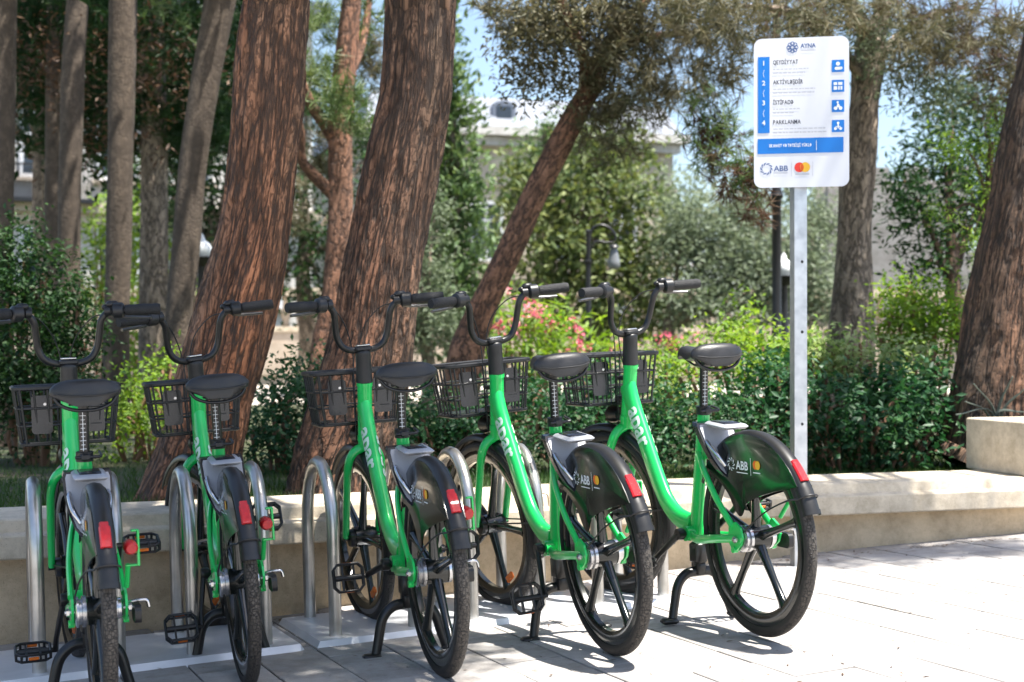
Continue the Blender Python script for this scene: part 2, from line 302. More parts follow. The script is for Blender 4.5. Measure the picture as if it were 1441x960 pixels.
    def build(s, name, mats, parent=None, smooth=35, loc=None):
        me = bpy.data.meshes.new(name); me.from_pydata(s.v, [], s.f)
        for m in (mats if isinstance(mats, (list, tuple)) else [mats]): me.materials.append(MATS[m])
        me.polygons.foreach_set('material_index', s.mi)
        if s.uv:
            ul = me.uv_layers.new(name='UVMap')
            for i, p in enumerate(me.polygons):
                if i in s.uv:
                    for q, li in enumerate(p.loop_indices): ul.data[li].uv = s.uv[i][q]
        if smooth:
            me.polygons.foreach_set('use_smooth', [True] * len(me.polygons))
            me.set_sharp_from_angle(angle=RAD(smooth))
        me.validate(); me.update()
        o = bpy.data.objects.new(name, me); COL.objects.link(o)
        if parent is not None: o.parent = parent
        if loc is not None: o.location = loc
        return o
def cr(pts, n=6):
    """Catmull-Rom through the points"""
    P = [np.array(p, float) for p in pts]; P = [2 * P[0] - P[1]] + P + [2 * P[-1] - P[-2]]; out = []
    for i in range(1, len(P) - 2):
        for k in range(n):
            t = k / n; a, b, c, d = P[i - 1:i + 3]
            out.append(0.5 * (2 * b + (c - a) * t + (2 * a - 5 * b + 4 * c - d) * t * t + (3 * b - a - 3 * c + d) * t ** 3))
    out.append(P[-2]); return [tuple(p) for p in out]
def empty(name, loc=(0, 0, 0)):
    o = bpy.data.objects.new(name, None); COL.objects.link(o); o.location = loc; o.empty_display_size = 0.1; return o
def tag(o, label=None, cat=None, group=None, kind=None):
    if label: o['label'] = label
    if cat: o['category'] = cat
    if group: o['group'] = group
    if kind: o['kind'] = kind
    return o
def text_geo(txt, size, bold=0.0, align='LEFT'):
    """vertices and faces of flat lettering in the XY plane"""
    cu = bpy.data.curves.new('txt', 'FONT'); cu.body = txt; cu.size = size; cu.align_x = align; cu.offset = bold; cu.resolution_u = 3
    ob = bpy.data.objects.new('txt', cu); COL.objects.link(ob)
    bpy.context.view_layer.update()
    me = bpy.data.meshes.new_from_object(ob.evaluated_get(bpy.context.evaluated_depsgraph_get()))
    V = [tuple(v.co) for v in me.vertices]; Fc = [tuple(p.vertices) for p in me.polygons]
    bpy.data.objects.remove(ob); bpy.data.curves.remove(cu); bpy.data.meshes.remove(me)
    return V, Fc
def text_schwa(txt_, size, bold=0.0):
    """lettering laid out glyph by glyph; the letter schwa is a turned e at capital height"""
    x = 0; V, Fc = [], []
    cap = max(v[1] for v in text_geo('H', size, bold)[0])
    for ch in txt_:
        if ch == ' ': x += size * .26; continue
        if ch in 'Ə':
            v, f = text_geo('e', size, bold); x0, x1 = min(p[0] for p in v), max(p[0] for p in v); y0, y1 = min(p[1] for p in v), max(p[1] for p in v); k = cap / (y1 - y0)
            v = [((x1 - p[0]) * k * .88, (y1 - p[1]) * k, 0) for p in v]
        else:
            v, f = text_geo(ch, size, bold); x0 = min(p[0] for p in v); v = [(p[0] - x0, p[1], 0) for p in v]
        o = len(V); V += [(p[0] + x, p[1], 0) for p in v]; Fc += [tuple(i + o for i in q) for q in f]; x += max(p[0] for p in v) + size * .085
    return V, Fc
def subdiv_geo(V, Fc, step):
    """split flat lettering into small triangles so that it can lie on a curved surface"""
    bm = bmesh.new(); vs_ = [bm.verts.new(v) for v in V]
    for f in Fc:
        try: bm.faces.new([vs_[i] for i in f])
        except ValueError: pass
    bmesh.ops.triangulate(bm, faces=bm.faces[:])
    for _ in range(4):
        e = [x for x in bm.edges if x.calc_length() > step]
        if not e: break
        bmesh.ops.subdivide_edges(bm, edges=e, cuts=1); bmesh.ops.triangulate(bm, faces=bm.faces[:])
    bm.verts.index_update(); V2 = [tuple(v.co) for v in bm.verts]; F2 = [tuple(v.index for v in f.verts) for f in bm.faces]; bm.free(); return V2, F2
def disc(cx, cy, r, n=28): return [(cx + r * math.cos(2 * PI * i / n), cy + r * math.sin(2 * PI * i / n)) for i in range(n)]
def rrect(x0, y0, x1, y1, r, n=6):
    P = []
    for (cx, cy, a) in ((x1 - r, y1 - r, 0), (x0 + r, y1 - r, 90), (x0 + r, y0 + r, 180), (x1 - r, y0 + r, 270)):
        for i in range(n + 1): t = RAD(a + 90 * i / n); P.append((cx + r * math.cos(t), cy + r * math.sin(t)))
    return P

#==SETTING==
# ------------------------------------------------------------------ the setting: pavement, wall, park ground
nrm = Vector((-0.04, 0.022, 1)).normalized()
PAVROT = Vector((0, 0, 1)).rotation_difference(nrm).to_matrix()
def sheet(name, x0, x1, y0, y1, zf, mat, n=1):
    V = []; Fc = []
    for j in range(n + 1):
        for i in range(n + 1):
            x = x0 + (x1 - x0) * i / n; y = y0 + (y1 - y0) * j / n; V.append((x, y, zf(x, y)))
    for j in range(n):
        for i in range(n): a = j * (n + 1) + i; Fc.append((a, a + 1, a + n + 2, a + n + 1))
    b = MB(); b.add(V, Fc); o = b.build(name, mat, smooth=0); o['kind'] = 'structure'; return o
PW, PL = 0.2175, 0.435
def pavemat():
    m, t, b = _new('pavement_far'); L = t.links.new
    tc = _n(t, 'ShaderNodeTexCoord'); sx = _n(t, 'ShaderNodeSeparateXYZ'); cx = _n(t, 'ShaderNodeCombineXYZ'); L(tc.outputs['Object'], sx.inputs[0]); L(sx.outputs[1], cx.inputs[0]); L(sx.outputs[0], cx.inputs[1])
    br = _n(t, 'ShaderNodeTexBrick'); L(cx.outputs[0], br.inputs['Vector']); br.inputs['Scale'].default_value = 1; br.inputs['Brick Width'].default_value = PL; br.inputs['Row Height'].default_value = PW
    br.inputs['Mortar Size'].default_value = 0.005; br.inputs['Mortar Smooth'].default_value = 0.2; br.inputs['Color1'].default_value = (.42, .40, .38, 1); br.inputs['Color2'].default_value = (.37, .35, .33, 1); br.inputs['Mortar'].default_value = (.06, .052, .046, 1)
    L(br.outputs[0], b.inputs['Base Color']); b.inputs['Roughness'].default_value = .9
pavemat()
pav = sheet('pavement', -40, 40, -60, 5.55, lambda x, y: gz(x, y) - 0.012, 'pavement_far')
pb = MB(); pb.box((0, 0, -0.012), (PW - 0.006, PL - 0.006, 0.03), bev=0.002)
paver0 = pb.build('paver', 'paver_stone', pav, smooth=0)
cand = []
for i in range(-8, 32):
    for j in range(5, 14):
        x = (i + .5) * PW; y = (j + (.5 if i % 2 else 0)) * PL
        if y - PL / 2 > 5.42: continue
        d = np.array([x, y, gz(x, y)]) - CAM; zd = d @ FW; u, v = CX + F * (d @ RT) / zd, CY - F * (d @ UP) / zd
        out = max(0, -u, u - 1441) + max(0, v - 960) * 2
        cand.append((out, x, y))
cand.sort()
for k, (out, x, y) in enumerate(cand[:290]):
    o = paver0 if k == 0 else paver0.copy()
    if k: COL.objects.link(o); o.parent = pav
    o.location = (x, y, gz(x, y) + random.uniform(-0.0015, 0.0015) + 0.002)
    o.rotation_euler = (PAVROT @ Matrix.Rotation(random.uniform(-.004, .004), 3, 'Y') @ Matrix.Rotation(random.uniform(-.004, .004), 3, 'X')).to_euler()
lawn = sheet('lawn', -250, 250, 5.62, 500, lambda x, y: LAWN, 'lawn_soil')
# seat wall: separate coping and base stones laid along a gently bending line
wall = empty('seat_wall', (2.5, 5.5, 0.0)); tag(wall, 'low beige stone seat wall with overhanging coping behind the bicycles', 'wall')
def wy(x): return 5.49 if x < 3.5 else 5.49 - 0.095 * (x - 3.5) ** 1.12
def stones(name, x0, x1, step, prof, mat, jitter):
    x = x0
    while x < x1:
        L = step * random.uniform(0.92, 1.08); a, b2 = x + 0.003, x + L - 0.003
        n = 3; V = []
        for i in range(n):
            xx = a + (b2 - a) * i / (n - 1)
            for (dy, z) in prof: V.append((xx, wy(xx) + dy, z if z > -1 else gz(xx, 5.4) - 0.06))
        m = len(prof); Fc = [tuple(range(m)), tuple(range((n - 1) * m, n * m))[::-1]]
        for i in range(n - 1):
            for q in range(m): Fc.append((i * m + q, (i + 1) * m + q, (i + 1) * m + (q + 1) % m, i * m + (q + 1) % m))
        dz = random.uniform(-jitter, jitter); dy = random.uniform(-jitter, jitter)
        b = MB(); b.add([(v[0] - 2.5, v[1] + dy - 5.5, v[2] + (dz if v[2] > 0.1 else 0)) for v in V], Fc); b.build(name, mat, wall, smooth=0)
        x += L
stones('coping', -4.0, 8.5, 1.32, [(0.02, 0.200), (-0.078, 0.203), (-0.083, 0.209), (-0.083, 0.284), (-0.078, 0.290), (-0.042, 0.298), (-0.030, 0.338), (-0.020, 0.344), (0.37, 0.346), (0.37, 0.200)], 'coping_stone', 0.0022)
stones('base_block', -4.3, 8.5, 1.62, [(0.0, -9), (0.0, 0.1985), (0.36, 0.1985), (0.36, -9)], 'base_stone', 0.0015)
# stone block rising from the wall's far end
blk = MB(); blk.box((0, 0, 0), (1.5, .50, .262), bev=.006)
bo = blk.build('stone_block', 'coping_stone', smooth=30); bo.location = (5.755, 5.46, .346 + .129); bo.rotation_euler = (0, 0, RAD(-7))
tag(bo, 'square beige stone block standing on the seat wall', 'stone block')

#==BIKE==
# ------------------------------------------------------------------ the share bicycle
HUB = (0, 0, 0.336); FHUB = (0, 1.02, 0.313); BB = (0, 0.395, 0.305)
def make_bike():
    root = empty('bicycle')
    # --- frame
    b = MB(); X = (1, 0, 0)
    main = cr([(0, .872, .815), (0, .835, .745), (0, .742, .600), (0, .644, .452), (0, .585, .388), (0, .505, .345), (0, .41, .332)], 7)
    n = len(main); b.tube(main, 0, 20, ell=[(.0225 + .004 * (1 - i / n), .038 + .010 * max(0, 1 - i / 9)) for i in range(n)], side=X)
    b.tube(cr([(0, .395, .300), (0, .357, .50), (0, .313, .735)], 6), 0, 16, ell=[(.0185, .034 - .011 * (i / 12)) for i in range(13)], side=X)
    b.tube([(0, .843, .893), (0, .885, .690)], .0265, 20)
    b.tube([(0, .842, .899), (0, .845, .885)], .0295, 20); b.tube([(0, .882, .702), (0, .886, .684)], .0295, 20)
    b.tube([(-.045, *BB[1:]), (.045, *BB[1:])], .027, 20)
    b.tube([(0, .314, .70), (0, .311, .742)], .0215, 16)
    for s in (-1, 1):
        b.tube(cr([(s * .012, .335, .590), (s * .045, .25, .545), (s * .066, .14, .46), (s * .072, .03, .372)], 5), 0, 10, ell=[(.009, .0135)] * 16, side=X)
        b.tube(cr([(s * .025, .395, .302), (s * .055, .29, .300), (s * .072, .15, .320), (s * .074, .01, .338)], 5), 0, 10, ell=[(.009, .0175 - .004 * i / 15) for i in range(16)], side=X)
        b.prism([(.055, .325), (.05, .375), (.012, .392), (-.02, .375), (-.032, .345), (-.02, .318), (.012, .296), (.04, .305)], lambda p, k, s=s: (s * (.069 + .007 * k), p[0], p[1]))
        b.tube([(s * .066, .020, .300), (s * .082, .020, .300)], .011, 12)
    fr = b.build('frame', 'green_paint', root, smooth=40)
    # --- lettering on both sides of the main tube
    ax = np.array(main); seglen = np.linalg.norm(np.diff(ax, axis=0), axis=1); cum = np.concatenate([[0], np.cumsum(seglen)])
    V, Fc = subdiv_geo(*text_geo('apar', .094, .0024), .007)
    for s in (-1, 1):
        t = MB(); P = []
        for (x, y, z) in V:
            # text runs down the tube on the left side, up on the right
            sL = .105 + x if s < 0 else .105 + .205 - x
            tt = y - .022
            i = min(len(ax) - 2, max(0, int(np.searchsorted(cum, sL)) - 1)); q = (sL - cum[i]) / seglen[i]
            p = ax[i] * (1 - q) + ax[i + 1] * q; d = ax[i + 1] - ax[i]; d /= np.linalg.norm(d)
            nn = np.array([0, d[2], -d[1]])          # towards the rider
            ph = RAD(22) + tt / .0335; la = .0225 + .004 * (1 - i / n) + .0010; lb = .038 + .010 * max(0, 1 - i / 9) + .0010
            P.append((s * (la * math.cos(ph) + .0012), p[1] + nn[1] * (lb * math.sin(ph) + .0008), p[2] + nn[2] * (lb * math.sin(ph) + .0008)))
        t.add(P, Fc if s < 0 else [f[::-1] for f in Fc]); t.build('lettering', 'mint_print', fr, smooth=0)
    # --- steering: stem, bar
    b = MB(); b.tube(cr([(0, .843, .897), (0, .838, .955), (0, .832, 1.000), (0, .832, 1.012)], 3), [.030, .0295, .029, .0285, .028, .028, .028, .028, .027, .024], 18)
    b.box((0, .832, 1.020), (.062, .046, .020), bev=.006)
    st = b.build('stem', 'black_plastic', root, smooth=40)
    b = MB(); b.box((0, .829, 1.0325), (.050, .028, .006), bev=.002); b.build('stem_plate', 'alloy', st)
    b = MB(); half = [(.0, .838, 1.016), (.040, .838, 1.017), (.075, .832, 1.032), (.095, .826, 1.068), (.102, .812, 1.115), (.108, .798, 1.155), (.128, .788, 1.180), (.160, .776, 1.186), (.29, .742, 1.186)]
    full = [(-p[0], p[1], p[2]) for p in half[::-1]] + half[1:]
    b.tube(cr(full, 5), .0118, 12); hb = b.build('handlebar', 'black_satin', root, smooth=60)
    b = MB(); b.tube([(0.1085, .7955, 1.100), (0.1100, .7910, 1.140)], .0124, 8); 
    for s in (-1, 1):
        g = MB(); d = np.array([.13, -.034, 0]); d /= np.linalg.norm(d); p0 = np.array([.182, .7702, 1.186])
        prof = [.0165, .0190, .0180, .0188, .0192, .0194, .0188, .0182, .0195, .0165]
        g.tube([tuple((p0 + d * .115 * i / 9) * [s, 1, 1]) for i in range(10)], prof, 14); g.build('grip', 'grip_rubber', hb, smooth=50)
        g = MB(); g.tube([tuple((p0 + d * q) * [s, 1, 1]) for q in (-.042, -.036, -.008, -.002)], [.019, .0265, .0265, .020], 16)
        g.tube([tuple((p0 + d * -.030 + np.array([0, .012, -.003])) * [s, 1, 1]), tuple((p0 + d * -.030 + np.array([0, .036, .004])) * [s, 1, 1])], .010, 10)
        g.box(tuple((p0 + d * -.040 + np.array([0, .006, .022])) * [s, 1, 1]), (.040, .030, .022), bev=.007)
        g.box(tuple((p0 + d * -.060 + np.array([0, .010, .012])) * [s, 1, 1]), (.026, .024, .020), bev=.006)
        g.tube([tuple((p0 + d * -.066) * [s, 1, 1]), tuple((p0 + d * -.046) * [s, 1, 1])], .0165, 12)
        g.build('shifter', 'black_plastic', hb, smooth=45)
        g = MB(); q0 = p0 + d * -.035 + np.array([0, .02, -.008])
        g.tube(cr([tuple((q0 + np.array([-.008, 0, 0])) * [s, 1, 1]), tuple((q0 + d * .03 + np.array([0, .020, -.014])) * [s, 1, 1]), tuple((q0 + d * .08 + np.array([0, .024, -.018])) * [s, 1, 1]), tuple((q0 + d * .125 + np.array([0, .018, -.020])) * [s, 1, 1])], 4), 0, 8, ell=[(.0075 - .002 * i / 12, .011 - .004 * i / 12) for i in range(13)])
        g.build('brake_lever', 'alloy_dark', hb, smooth=50)
    # --- cables
    b = MB()
    for s in (-1, 1):
        b.tube(cr([(s * .128, .798, 1.176), (s * .085, .85, 1.165), (s * .035, .90, 1.10), (s * .012, .915, 1.00), (s * .022, .905, .86), (s * .028, .90, .76), (s * .030, .912, .66), (s * .052, .95, .52)], 5), .0022, 6)
    b.build('cable', 'black_plastic', root, smooth=60)
    # --- fork
    b = MB(); b.tube([(0, .884, .695), (0, .893, .655)], .027, 16)
    for s in (-1, 1):
        b.tube(cr([(s * .004, .893, .662), (s * .045, .902, .640), (s * .064, .918, .592), (s * .066, .955, .49), (s * .064, 1.005, .36), (s * .064, 1.02, .318)], 5), 0, 12, ell=[(.0165 - .005 * i / 25, .022 - .007 * i / 25) for i in range(26)], side=X)
    b.build('fork', 'green_paint', root, smooth=50)
    # --- wheels
    def wheel(name, c, R=.325, front=False):
        b = MB(); cx, cy, cz = c
        b.lathe([(-.014, .254), (-.016, .280), (-.013, .295), (.013, .295), (.016, .280), (.014, .254), (.009, .246), (-.009, .246)], c, seg=64, closed_prof=True)
        for q in range(5):
            a = PI / 2 + q * 2 * PI / 5 + (0.35 if front else 0)
            pts = [(cx, cy + r * math.cos(a), cz + r * math.sin(a)) for r in (.028, .07, .155, .228, .254)]
            b.tube(pts, 0, 10, ell=[(.019, .018), (.016, .0155), (.0125, .0125), (.0135, .015), (.016, .026)], side=X)
        b.tube([(-.032, cy, cz), (.032, cy, cz)], .040, 24)
        rim = b.build(name, 'black_gloss', root, smooth=40)
        b = MB(); prof = []
        for i in range(17):
            t = RAD(-128 + 256 * i / 16); prof.append((0.0200 * math.sin(t), R - .0225 + .0225 * math.cos(t)))
        b.lathe(prof, c, seg=96, uv=True); b.build('tyre', 'tyre', rim, smooth=80)
        b = MB()
        if front:
            b.lathe([(-.052, .0), (-.052, .030), (-.045, .034), (-.034, .034), (-.034, .0)], c, seg=24); b.lathe([(.034, .0), (.034, .034), (.045, .034), (.052, .030), (.052, .0)], c, seg=24)
            b.tube([(-.075, cy, cz), (.075, cy, cz)], .008, 10)
            b.build('hub', 'black_satin', rim, smooth=40)
        else:
            b.lathe([(-.066, .0), (-.066, .038), (-.062, .044), (-.056, .044), (-.054, .036), (-.048, .036), (-.046, .044), (-.036, .044), (-.034, .03)], c, seg=32)
            b.lathe([(.034, .03), (.036, .040), (.046, .040), (.050, .030), (.058, .030), (.064, .024), (.064, .0)], c, seg=32)
            b.tube([(-.092, cy, cz), (.092, cy, cz)], .0065, 10)
            b.tube([(-.088, cy, cz), (-.080, cy, cz)], .012, 6); b.tube([(.080, cy, cz), (.088, cy, cz)], .012, 6)
            b.build('hub', 'alloy', rim, smooth=40)
        return rim
    wheel('rear_wheel', HUB); fwheel = wheel('front_wheel', FHUB, front=True)
    b = MB(); a = RAD(-58); b.box((0, 0, 0), (.012, .055, .030), bev=.006); o = b.build('spoke_reflector', 'orange_lens', fwheel); o.location = (-.012, FHUB[1] - .225 * math.cos(a), FHUB[2] + .225 * math.sin(a)); o.rotation_euler = (RAD(58) + PI / 2, 0, 0)
    # --- front mudguard
    b = MB(); prof = [(-.026, 0.328), (-.025, 0.342), (-.016, 0.351), (0, 0.354), (.016, 0.351), (.025, 0.342), (.026, 0.328), (.023, 0.328), (.014, 0.347), (0, 0.350), (-.014, 0.347), (-.023, 0.328)]
    b.lathe(prof, FHUB, seg=36, a0=RAD(38), a1=RAD(196), closed_prof=True); fm = b.build('front_mudguard', 'black_satin', root, smooth=50)
    b = MB()
    for s in (-1, 1): b.tube([(s * .060, FHUB[1], FHUB[2] + .01), (s * .032, FHUB[1] - .345, FHUB[2] + .04)], .003, 6)
    b.build('mudguard_stay', 'black_satin', fm)
    # --- rear mudguard with skirt guards
    prof = [(-.0268, 0.326), (-.0262, 0.340), (-.018, 0.351), (0, 0.355), (.018, 0.351), (.0262, 0.340), (.0268, 0.326), (.0235, 0.326), (.015, 0.346), (0, 0.350), (-.015, 0.346), (-.0235, 0.326)]
    b = MB(); b.lathe(prof, HUB, seg=40, a0=RAD(28), a1=RAD(150), closed_prof=True)
    rg = b.build('rear_mudguard', 'fender_rubber', root, smooth=50)
    prof2 = [(h * 1.03, r + .0022) for h, r in prof]
    b = MB(); b.lathe(prof2, HUB, seg=6, a0=RAD(147), a1=RAD(160), closed_prof=True); b.lathe([(h * 1.10, r + .0045) for h, r in prof], HUB, seg=2, a0=RAD(159), a1=RAD(161.5), closed_prof=True); b.build('mudflap', 'fender_rubber', rg, smooth=50)
    arc = [(.342 * math.cos(RAD(a)), HUB[2] + .342 * math.sin(RAD(a))) for a in range(32, 149, 6)]
    low = cr([(-.285, .530), (-.235, .520), (-.144, .500), (-.049, .474), (.014, .447), (.040, .412), (.058, .402), (.085, .420), (.125, .470), (.19, .512), (.256, .524)], 4)
    poly = arc + low
    for s in (-1, 1):
        k = MB(); cyc, czc = np.mean([p[0] for p in poly]), .60
        nP = len(poly)
        rings = []
        for (sc_, bulge) in ((1.0, 0.0), (.82, .0022), (.45, .0036)):
            rings.append([(s * (.0272 + bulge), cyc + (p[0] - cyc) * sc_, czc + (p[1] - czc) * sc_) for p in poly])
        V = [q for r in rings for q in r] + [(s * .0310, cyc, czc)] + [(s * .0235, p[0], p[1]) for p in poly]
        Fc = []
        for r in range(2):
            for i in range(nP): j = (i + 1) % nP; Fc.append((r * nP + i, r * nP + j, (r + 1) * nP + j, (r + 1) * nP + i))
        for i in range(nP): j = (i + 1) % nP; Fc.append((2 * nP + i, 2 * nP + j, 3 * nP)); Fc.append((i, 3 * nP + 1 + i, 3 * nP + 1 + j, j))
        if s > 0: Fc = [f[::-1] for f in Fc]
        k.add(V, Fc, 0); sk = k.build('skirt_guard', 'black_gloss', rg, smooth=60)
        # printed marks: pinwheel + ABB, divider, two overlapping discs
        def put(mb, V2, F2, mi, s=s, dx=0):
            mb.add([(s * (.0328 + dx), .115 - p[0] if s < 0 else -.115 + p[0] + .02, .560 + p[1]) for p in V2], F2 if s < 0 else F2, mi)
        t = MB()
        for q in range(9):
            a = 2 * PI * q / 9; P = []
            for (rr, da) in ((.011, 0), (.015, .30), (.0195, .50), (.0225, .62), (.0225, .84), (.018, .72), (.0145, .50), (.011, .22)): P.append((.025 + rr * math.cos(a + da), .014 + rr * math.sin(a + da)))
            put(t, [(p[0], p[1], 0) for p in P], [tuple(range(8))], 0)
        V2, F2 = text_geo('ABB', .040, .0009); put(t, [(v[0] + .056, v[1], 0) for v in V2], F2, 0)
        put(t, [(.058, -.012, 0), (.125, -.012, 0), (.125, -.009, 0), (.058, -.009, 0)], [(0, 1, 2, 3)], 0)
        put(t, [(.143, -.016, 0), (.1455, -.016, 0), (.1455, .042, 0), (.143, .042, 0)], [(0, 1, 2, 3)], 0)
        put(t, disc(.172, .021, .0145), [tuple(range(28))], 1); put(t, disc(.186, .021, .0145), [tuple(range(28))], 2, dx=.0004)
        put(t, [(.158, -.006, 0), (.20, -.006, 0), (.20, -.0025, 0), (.158, -.0025, 0)], [(0, 1, 2, 3)], 0)
        t.build('logo_print', ['white_print', 'deep_orange_print', 'yellow_print'], rg, smooth=0)
    # reflector on the tail
    b = MB(); b.lathe([(-.0150, .346), (-.0150, .3555), (-.011, .3605), (.011, .3605), (.0150, .3555), (.0150, .346)], HUB, seg=8, a0=RAD(133), a1=RAD(143.5)); b.prism([(-.0150, .346), (-.0150, .3555), (-.011, .3605), (.011, .3605), (.0150, .3555), (.0150, .346)], lambda p, k: (p[0], p[1] * math.cos(RAD(133 + 10.5 * k)), HUB[2] + p[1] * math.sin(RAD(133 + 10.5 * k))))
    b.lathe([(-.0150, .346), (-.010, .3590), (.010, .3590), (.0150, .346)], HUB, seg=2, a0=RAD(130.5), a1=RAD(133)); b.build('tail_reflector', 'red_lens', rg, smooth=30)
    # cable clip round the tail and brake cable to the hub
    b = MB(); ring = [(.041 * math.cos(t), -.300 + .012 * math.sin(t) * 0 - .006 * abs(math.sin(t)), HUB[2] + .170 + .030 * math.sin(t)) for t in np.linspace(PI * 1.02, -PI * .02, 14)]
    ringp = []
    for t in np.linspace(PI, 0, 13):
        r = .335 + .030 * math.sin(t); a = RAD(152); ringp.append((.033 * math.cos(t), r * math.cos(a), HUB[2] + r * math.sin(a)))
    b.tube(cr(ringp[:1] + ringp, 2), .0028, 6)
    b.tube(cr([ringp[0], (-.050, -.255, .485), (-.062, -.16, .445), (-.068, -.07, .39), (-.066, -.02, .36)], 5), .0028, 6)
    b.build('brake_cable', 'black_plastic', root, smooth=60)
    # --- lock between seat tube and rear wheel: shield plate round the tyre, lid on top
    b = MB()
    sh = [(-.066, .118), (.066, .118), (.070, .106), (.068, .05), (.060, .0), (.046, -.04), (.031, -.060), (-.031, -.060), (-.046, -.04), (-.060, .0), (-.068, .05), (-.070, .106)]
    def lk(p, k): return (p[0], .285 - .155 * (.125 - p[1]) / .187 * .85 - .032 * k, .590 + p[1] - .004 * k)
    b.prism(sh, lk); lo = b.build('lock', 'lock_dark', root, smooth=0)
    b = MB(); sh2 = [(p[0] * .90, p[1] * .92 + .004) for p in sh]
    b.prism(sh2, lambda p, k: (p[0], lk(p, 1)[1] - .006 * k + .001, lk(p, 1)[2])); b.build('lock_face', 'lock_grey', lo, smooth=0)
    b = MB(); b.box((0, .165, .699), (.096, .140, .016), bev=.007, rot=Matrix.Rotation(RAD(4), 3, 'X')); b.build('lock_lid', 'lock_grey', lo, smooth=40)
    b = MB(); b.box((0, .170, .7085), (.062, .090, .004), bev=.0015, rot=Matrix.Rotation(RAD(4), 3, 'X')); b.build('solar_panel', 'lock_dark', lo, smooth=40)
    b = MB()
    for s in (-1, 1):
        b.tube(cr([(s * .050, .235, .655), (s * .056, .19, .635), (s * .050, .145, .60), (s * .030, .13, .565)], 5), .008, 10)
    b.build('shackle', 'alloy', lo, smooth=50)
    # --- seat post, clamp, saddle
    b = MB(); b.tube([(0, .313, .728), (0, .296, .905)], .0150, 16); sp = b.build('seat_post', 'black_satin', root, smooth=50)
    b = MB()
    for q in range(10):
        z = .766 + q * .0125; y = .313 - (z - .728) * .096
        b.box((-.004, y - .0147, z), (.012 if q % 2 else .018, .0022, .0015))
    b.tube([(-.004, .3097 - .0148, .760), (-.004, .2980 - .0148, .882)], .0010, 6); b.build('height_scale', 'white_print', sp, smooth=0)
    b = MB(); b.tube([(0, .3145, .729), (0, .3120, .757)], .0255, 18); b.box((.0, .283, .742), (.030, .018, .020), bev=.004); b.tube([(-.03, .279, .742), (.042, .279, .742)], .005, 8)
    b.tube(cr([(.040, .279, .742), (.046, .292, .746), (.044, .330, .754)], 4), .0045, 8); b.build('seat_clamp', 'black_plastic', sp, smooth=45)
    b = MB(); NS, NT = 26, 22; V = []
    for i in range(NS):
        u = i / (NS - 1); y = .178 + .272 * u
        wd = .104 * (1 - .80 * (max(0, (u - .14) / .86)) ** 0.62) if u > .14 else .104 * math.sqrt(max(.0, 1 - ((.14 - u) / .155) ** 2))
        wd = max(wd, .006) if u < .97 else .016
        zt = .968 + .012 * (1 - u) ** 2 - .010 * math.exp(-((u - .55) / .2) ** 2) - .016 * max(0, (u - .88) / .12) ** 2 - .020 * max(0, (.10 - u) / .10) ** 2
        th = .068 * (1 - .45 * u)
        for j in range(NT):
            a = 2 * PI * j / NT; ca, sa = math.cos(a), math.sin(a)
            x = wd * (abs(ca) ** .75) * (1 if ca > 0 else -1)
            z = zt - th / 2 + th / 2 * (abs(sa) ** .55) * (1 if sa > 0 else -1) 
            if sa > 0: z -= .012 * abs(ca) ** 3 + .005 * math.exp(-(x / .012) ** 2) * (1 if .1 < u < .7 else 0)
            else: z += .008 * (1 - abs(ca)) 
            V.append((x, y, z))
    Fc = [tuple(range(NT - 1, -1, -1)), tuple(range((NS - 1) * NT, NS * NT))]
    for i in range(NS - 1):
        for j in range(NT): Fc.append((i * NT + j, i * NT + (j + 1) % NT, (i + 1) * NT + (j + 1) % NT, (i + 1) * NT + j))
    b.add(V, [f[::-1] for f in Fc]); sd = b.build('saddle', 'saddle_vinyl', root, smooth=55)
    b = MB(); b.tube(cr([(-.088, .205, .924), (-.070, .200, .902), (-.035, .196, .888), (0, .195, .885), (.035, .196, .888), (.070, .200, .902), (.088, .205, .924)], 5), .0055, 8)
    b.tube(cr([(-.022, .215, .925), (-.022, .24, .905), (-.020, .32, .900), (-.012, .42, .930)], 4), .004, 8); b.tube(cr([(.022, .215, .925), (.022, .24, .905), (.020, .32, .900), (.012, .42, .930)], 4), .004, 8)
    b.box((0, .297, .903), (.052, .040, .018), bev=.005)
    b.lathe([(-.012, .0), (-.012, .013), (.012, .013), (.012, .0)], (-.035, .225, .912), seg=12); b.lathe([(-.012, .0), (-.012, .013), (.012, .013), (.012, .0)], (.035, .225, .912), seg=12)
    b.build('saddle_rail', 'black_satin', sd, smooth=50)
    b = MB(); b.tube(cr([(-.090, .186, .936), (-.05, .172, .930), (0, .169, .929), (.05, .172, .930), (.090, .186, .936)], 4), .0022, 6); b.build('saddle_piping', 'black_plastic', sd, smooth=50)
    # --- basket
    b = MB(); y0, y1, z0, z1 = .925, 1.145, .745, .935; wt, wb = .172, .150
    def bp(u, v, w): # u -1..1 across, v 0..1 front-back, w 0..1 height
        ww = wb + (wt - wb) * w; return (u * ww, y0 + .015 * (1 - w) + (y1 - y0 - .03 * (1 - w)) * v, z0 + (z1 - z0) * w)
    for w_, r in ((0, .006), (.33, .004), (.64, .004), (1, .0085)):
        loop = []
        for (a_, c2) in (((-1, 0), (1, 0)), ((1, 0), (1, 1)), ((1, 1), (-1, 1)), ((-1, 1), (-1, 0))):
            for q in np.linspace(.08, .92, 4): loop.append(bp(a_[0] + (c2[0] - a_[0]) * q, a_[1] + (c2[1] - a_[1]) * q, w_))
        b.tube(cr(loop + loop[:1], 2)[:-1], r, 6, closed=True)
    for u in np.linspace(-.9, .9, 8):
        b.tube([bp(u, 0, 0), bp(u, 0, 1)], .0038, 6); b.tube([bp(u, 1, 0), bp(u, 1, 1)], .0038, 6); b.tube([bp(u, 0, 0), bp(u, 1, 0)], .0035, 6)
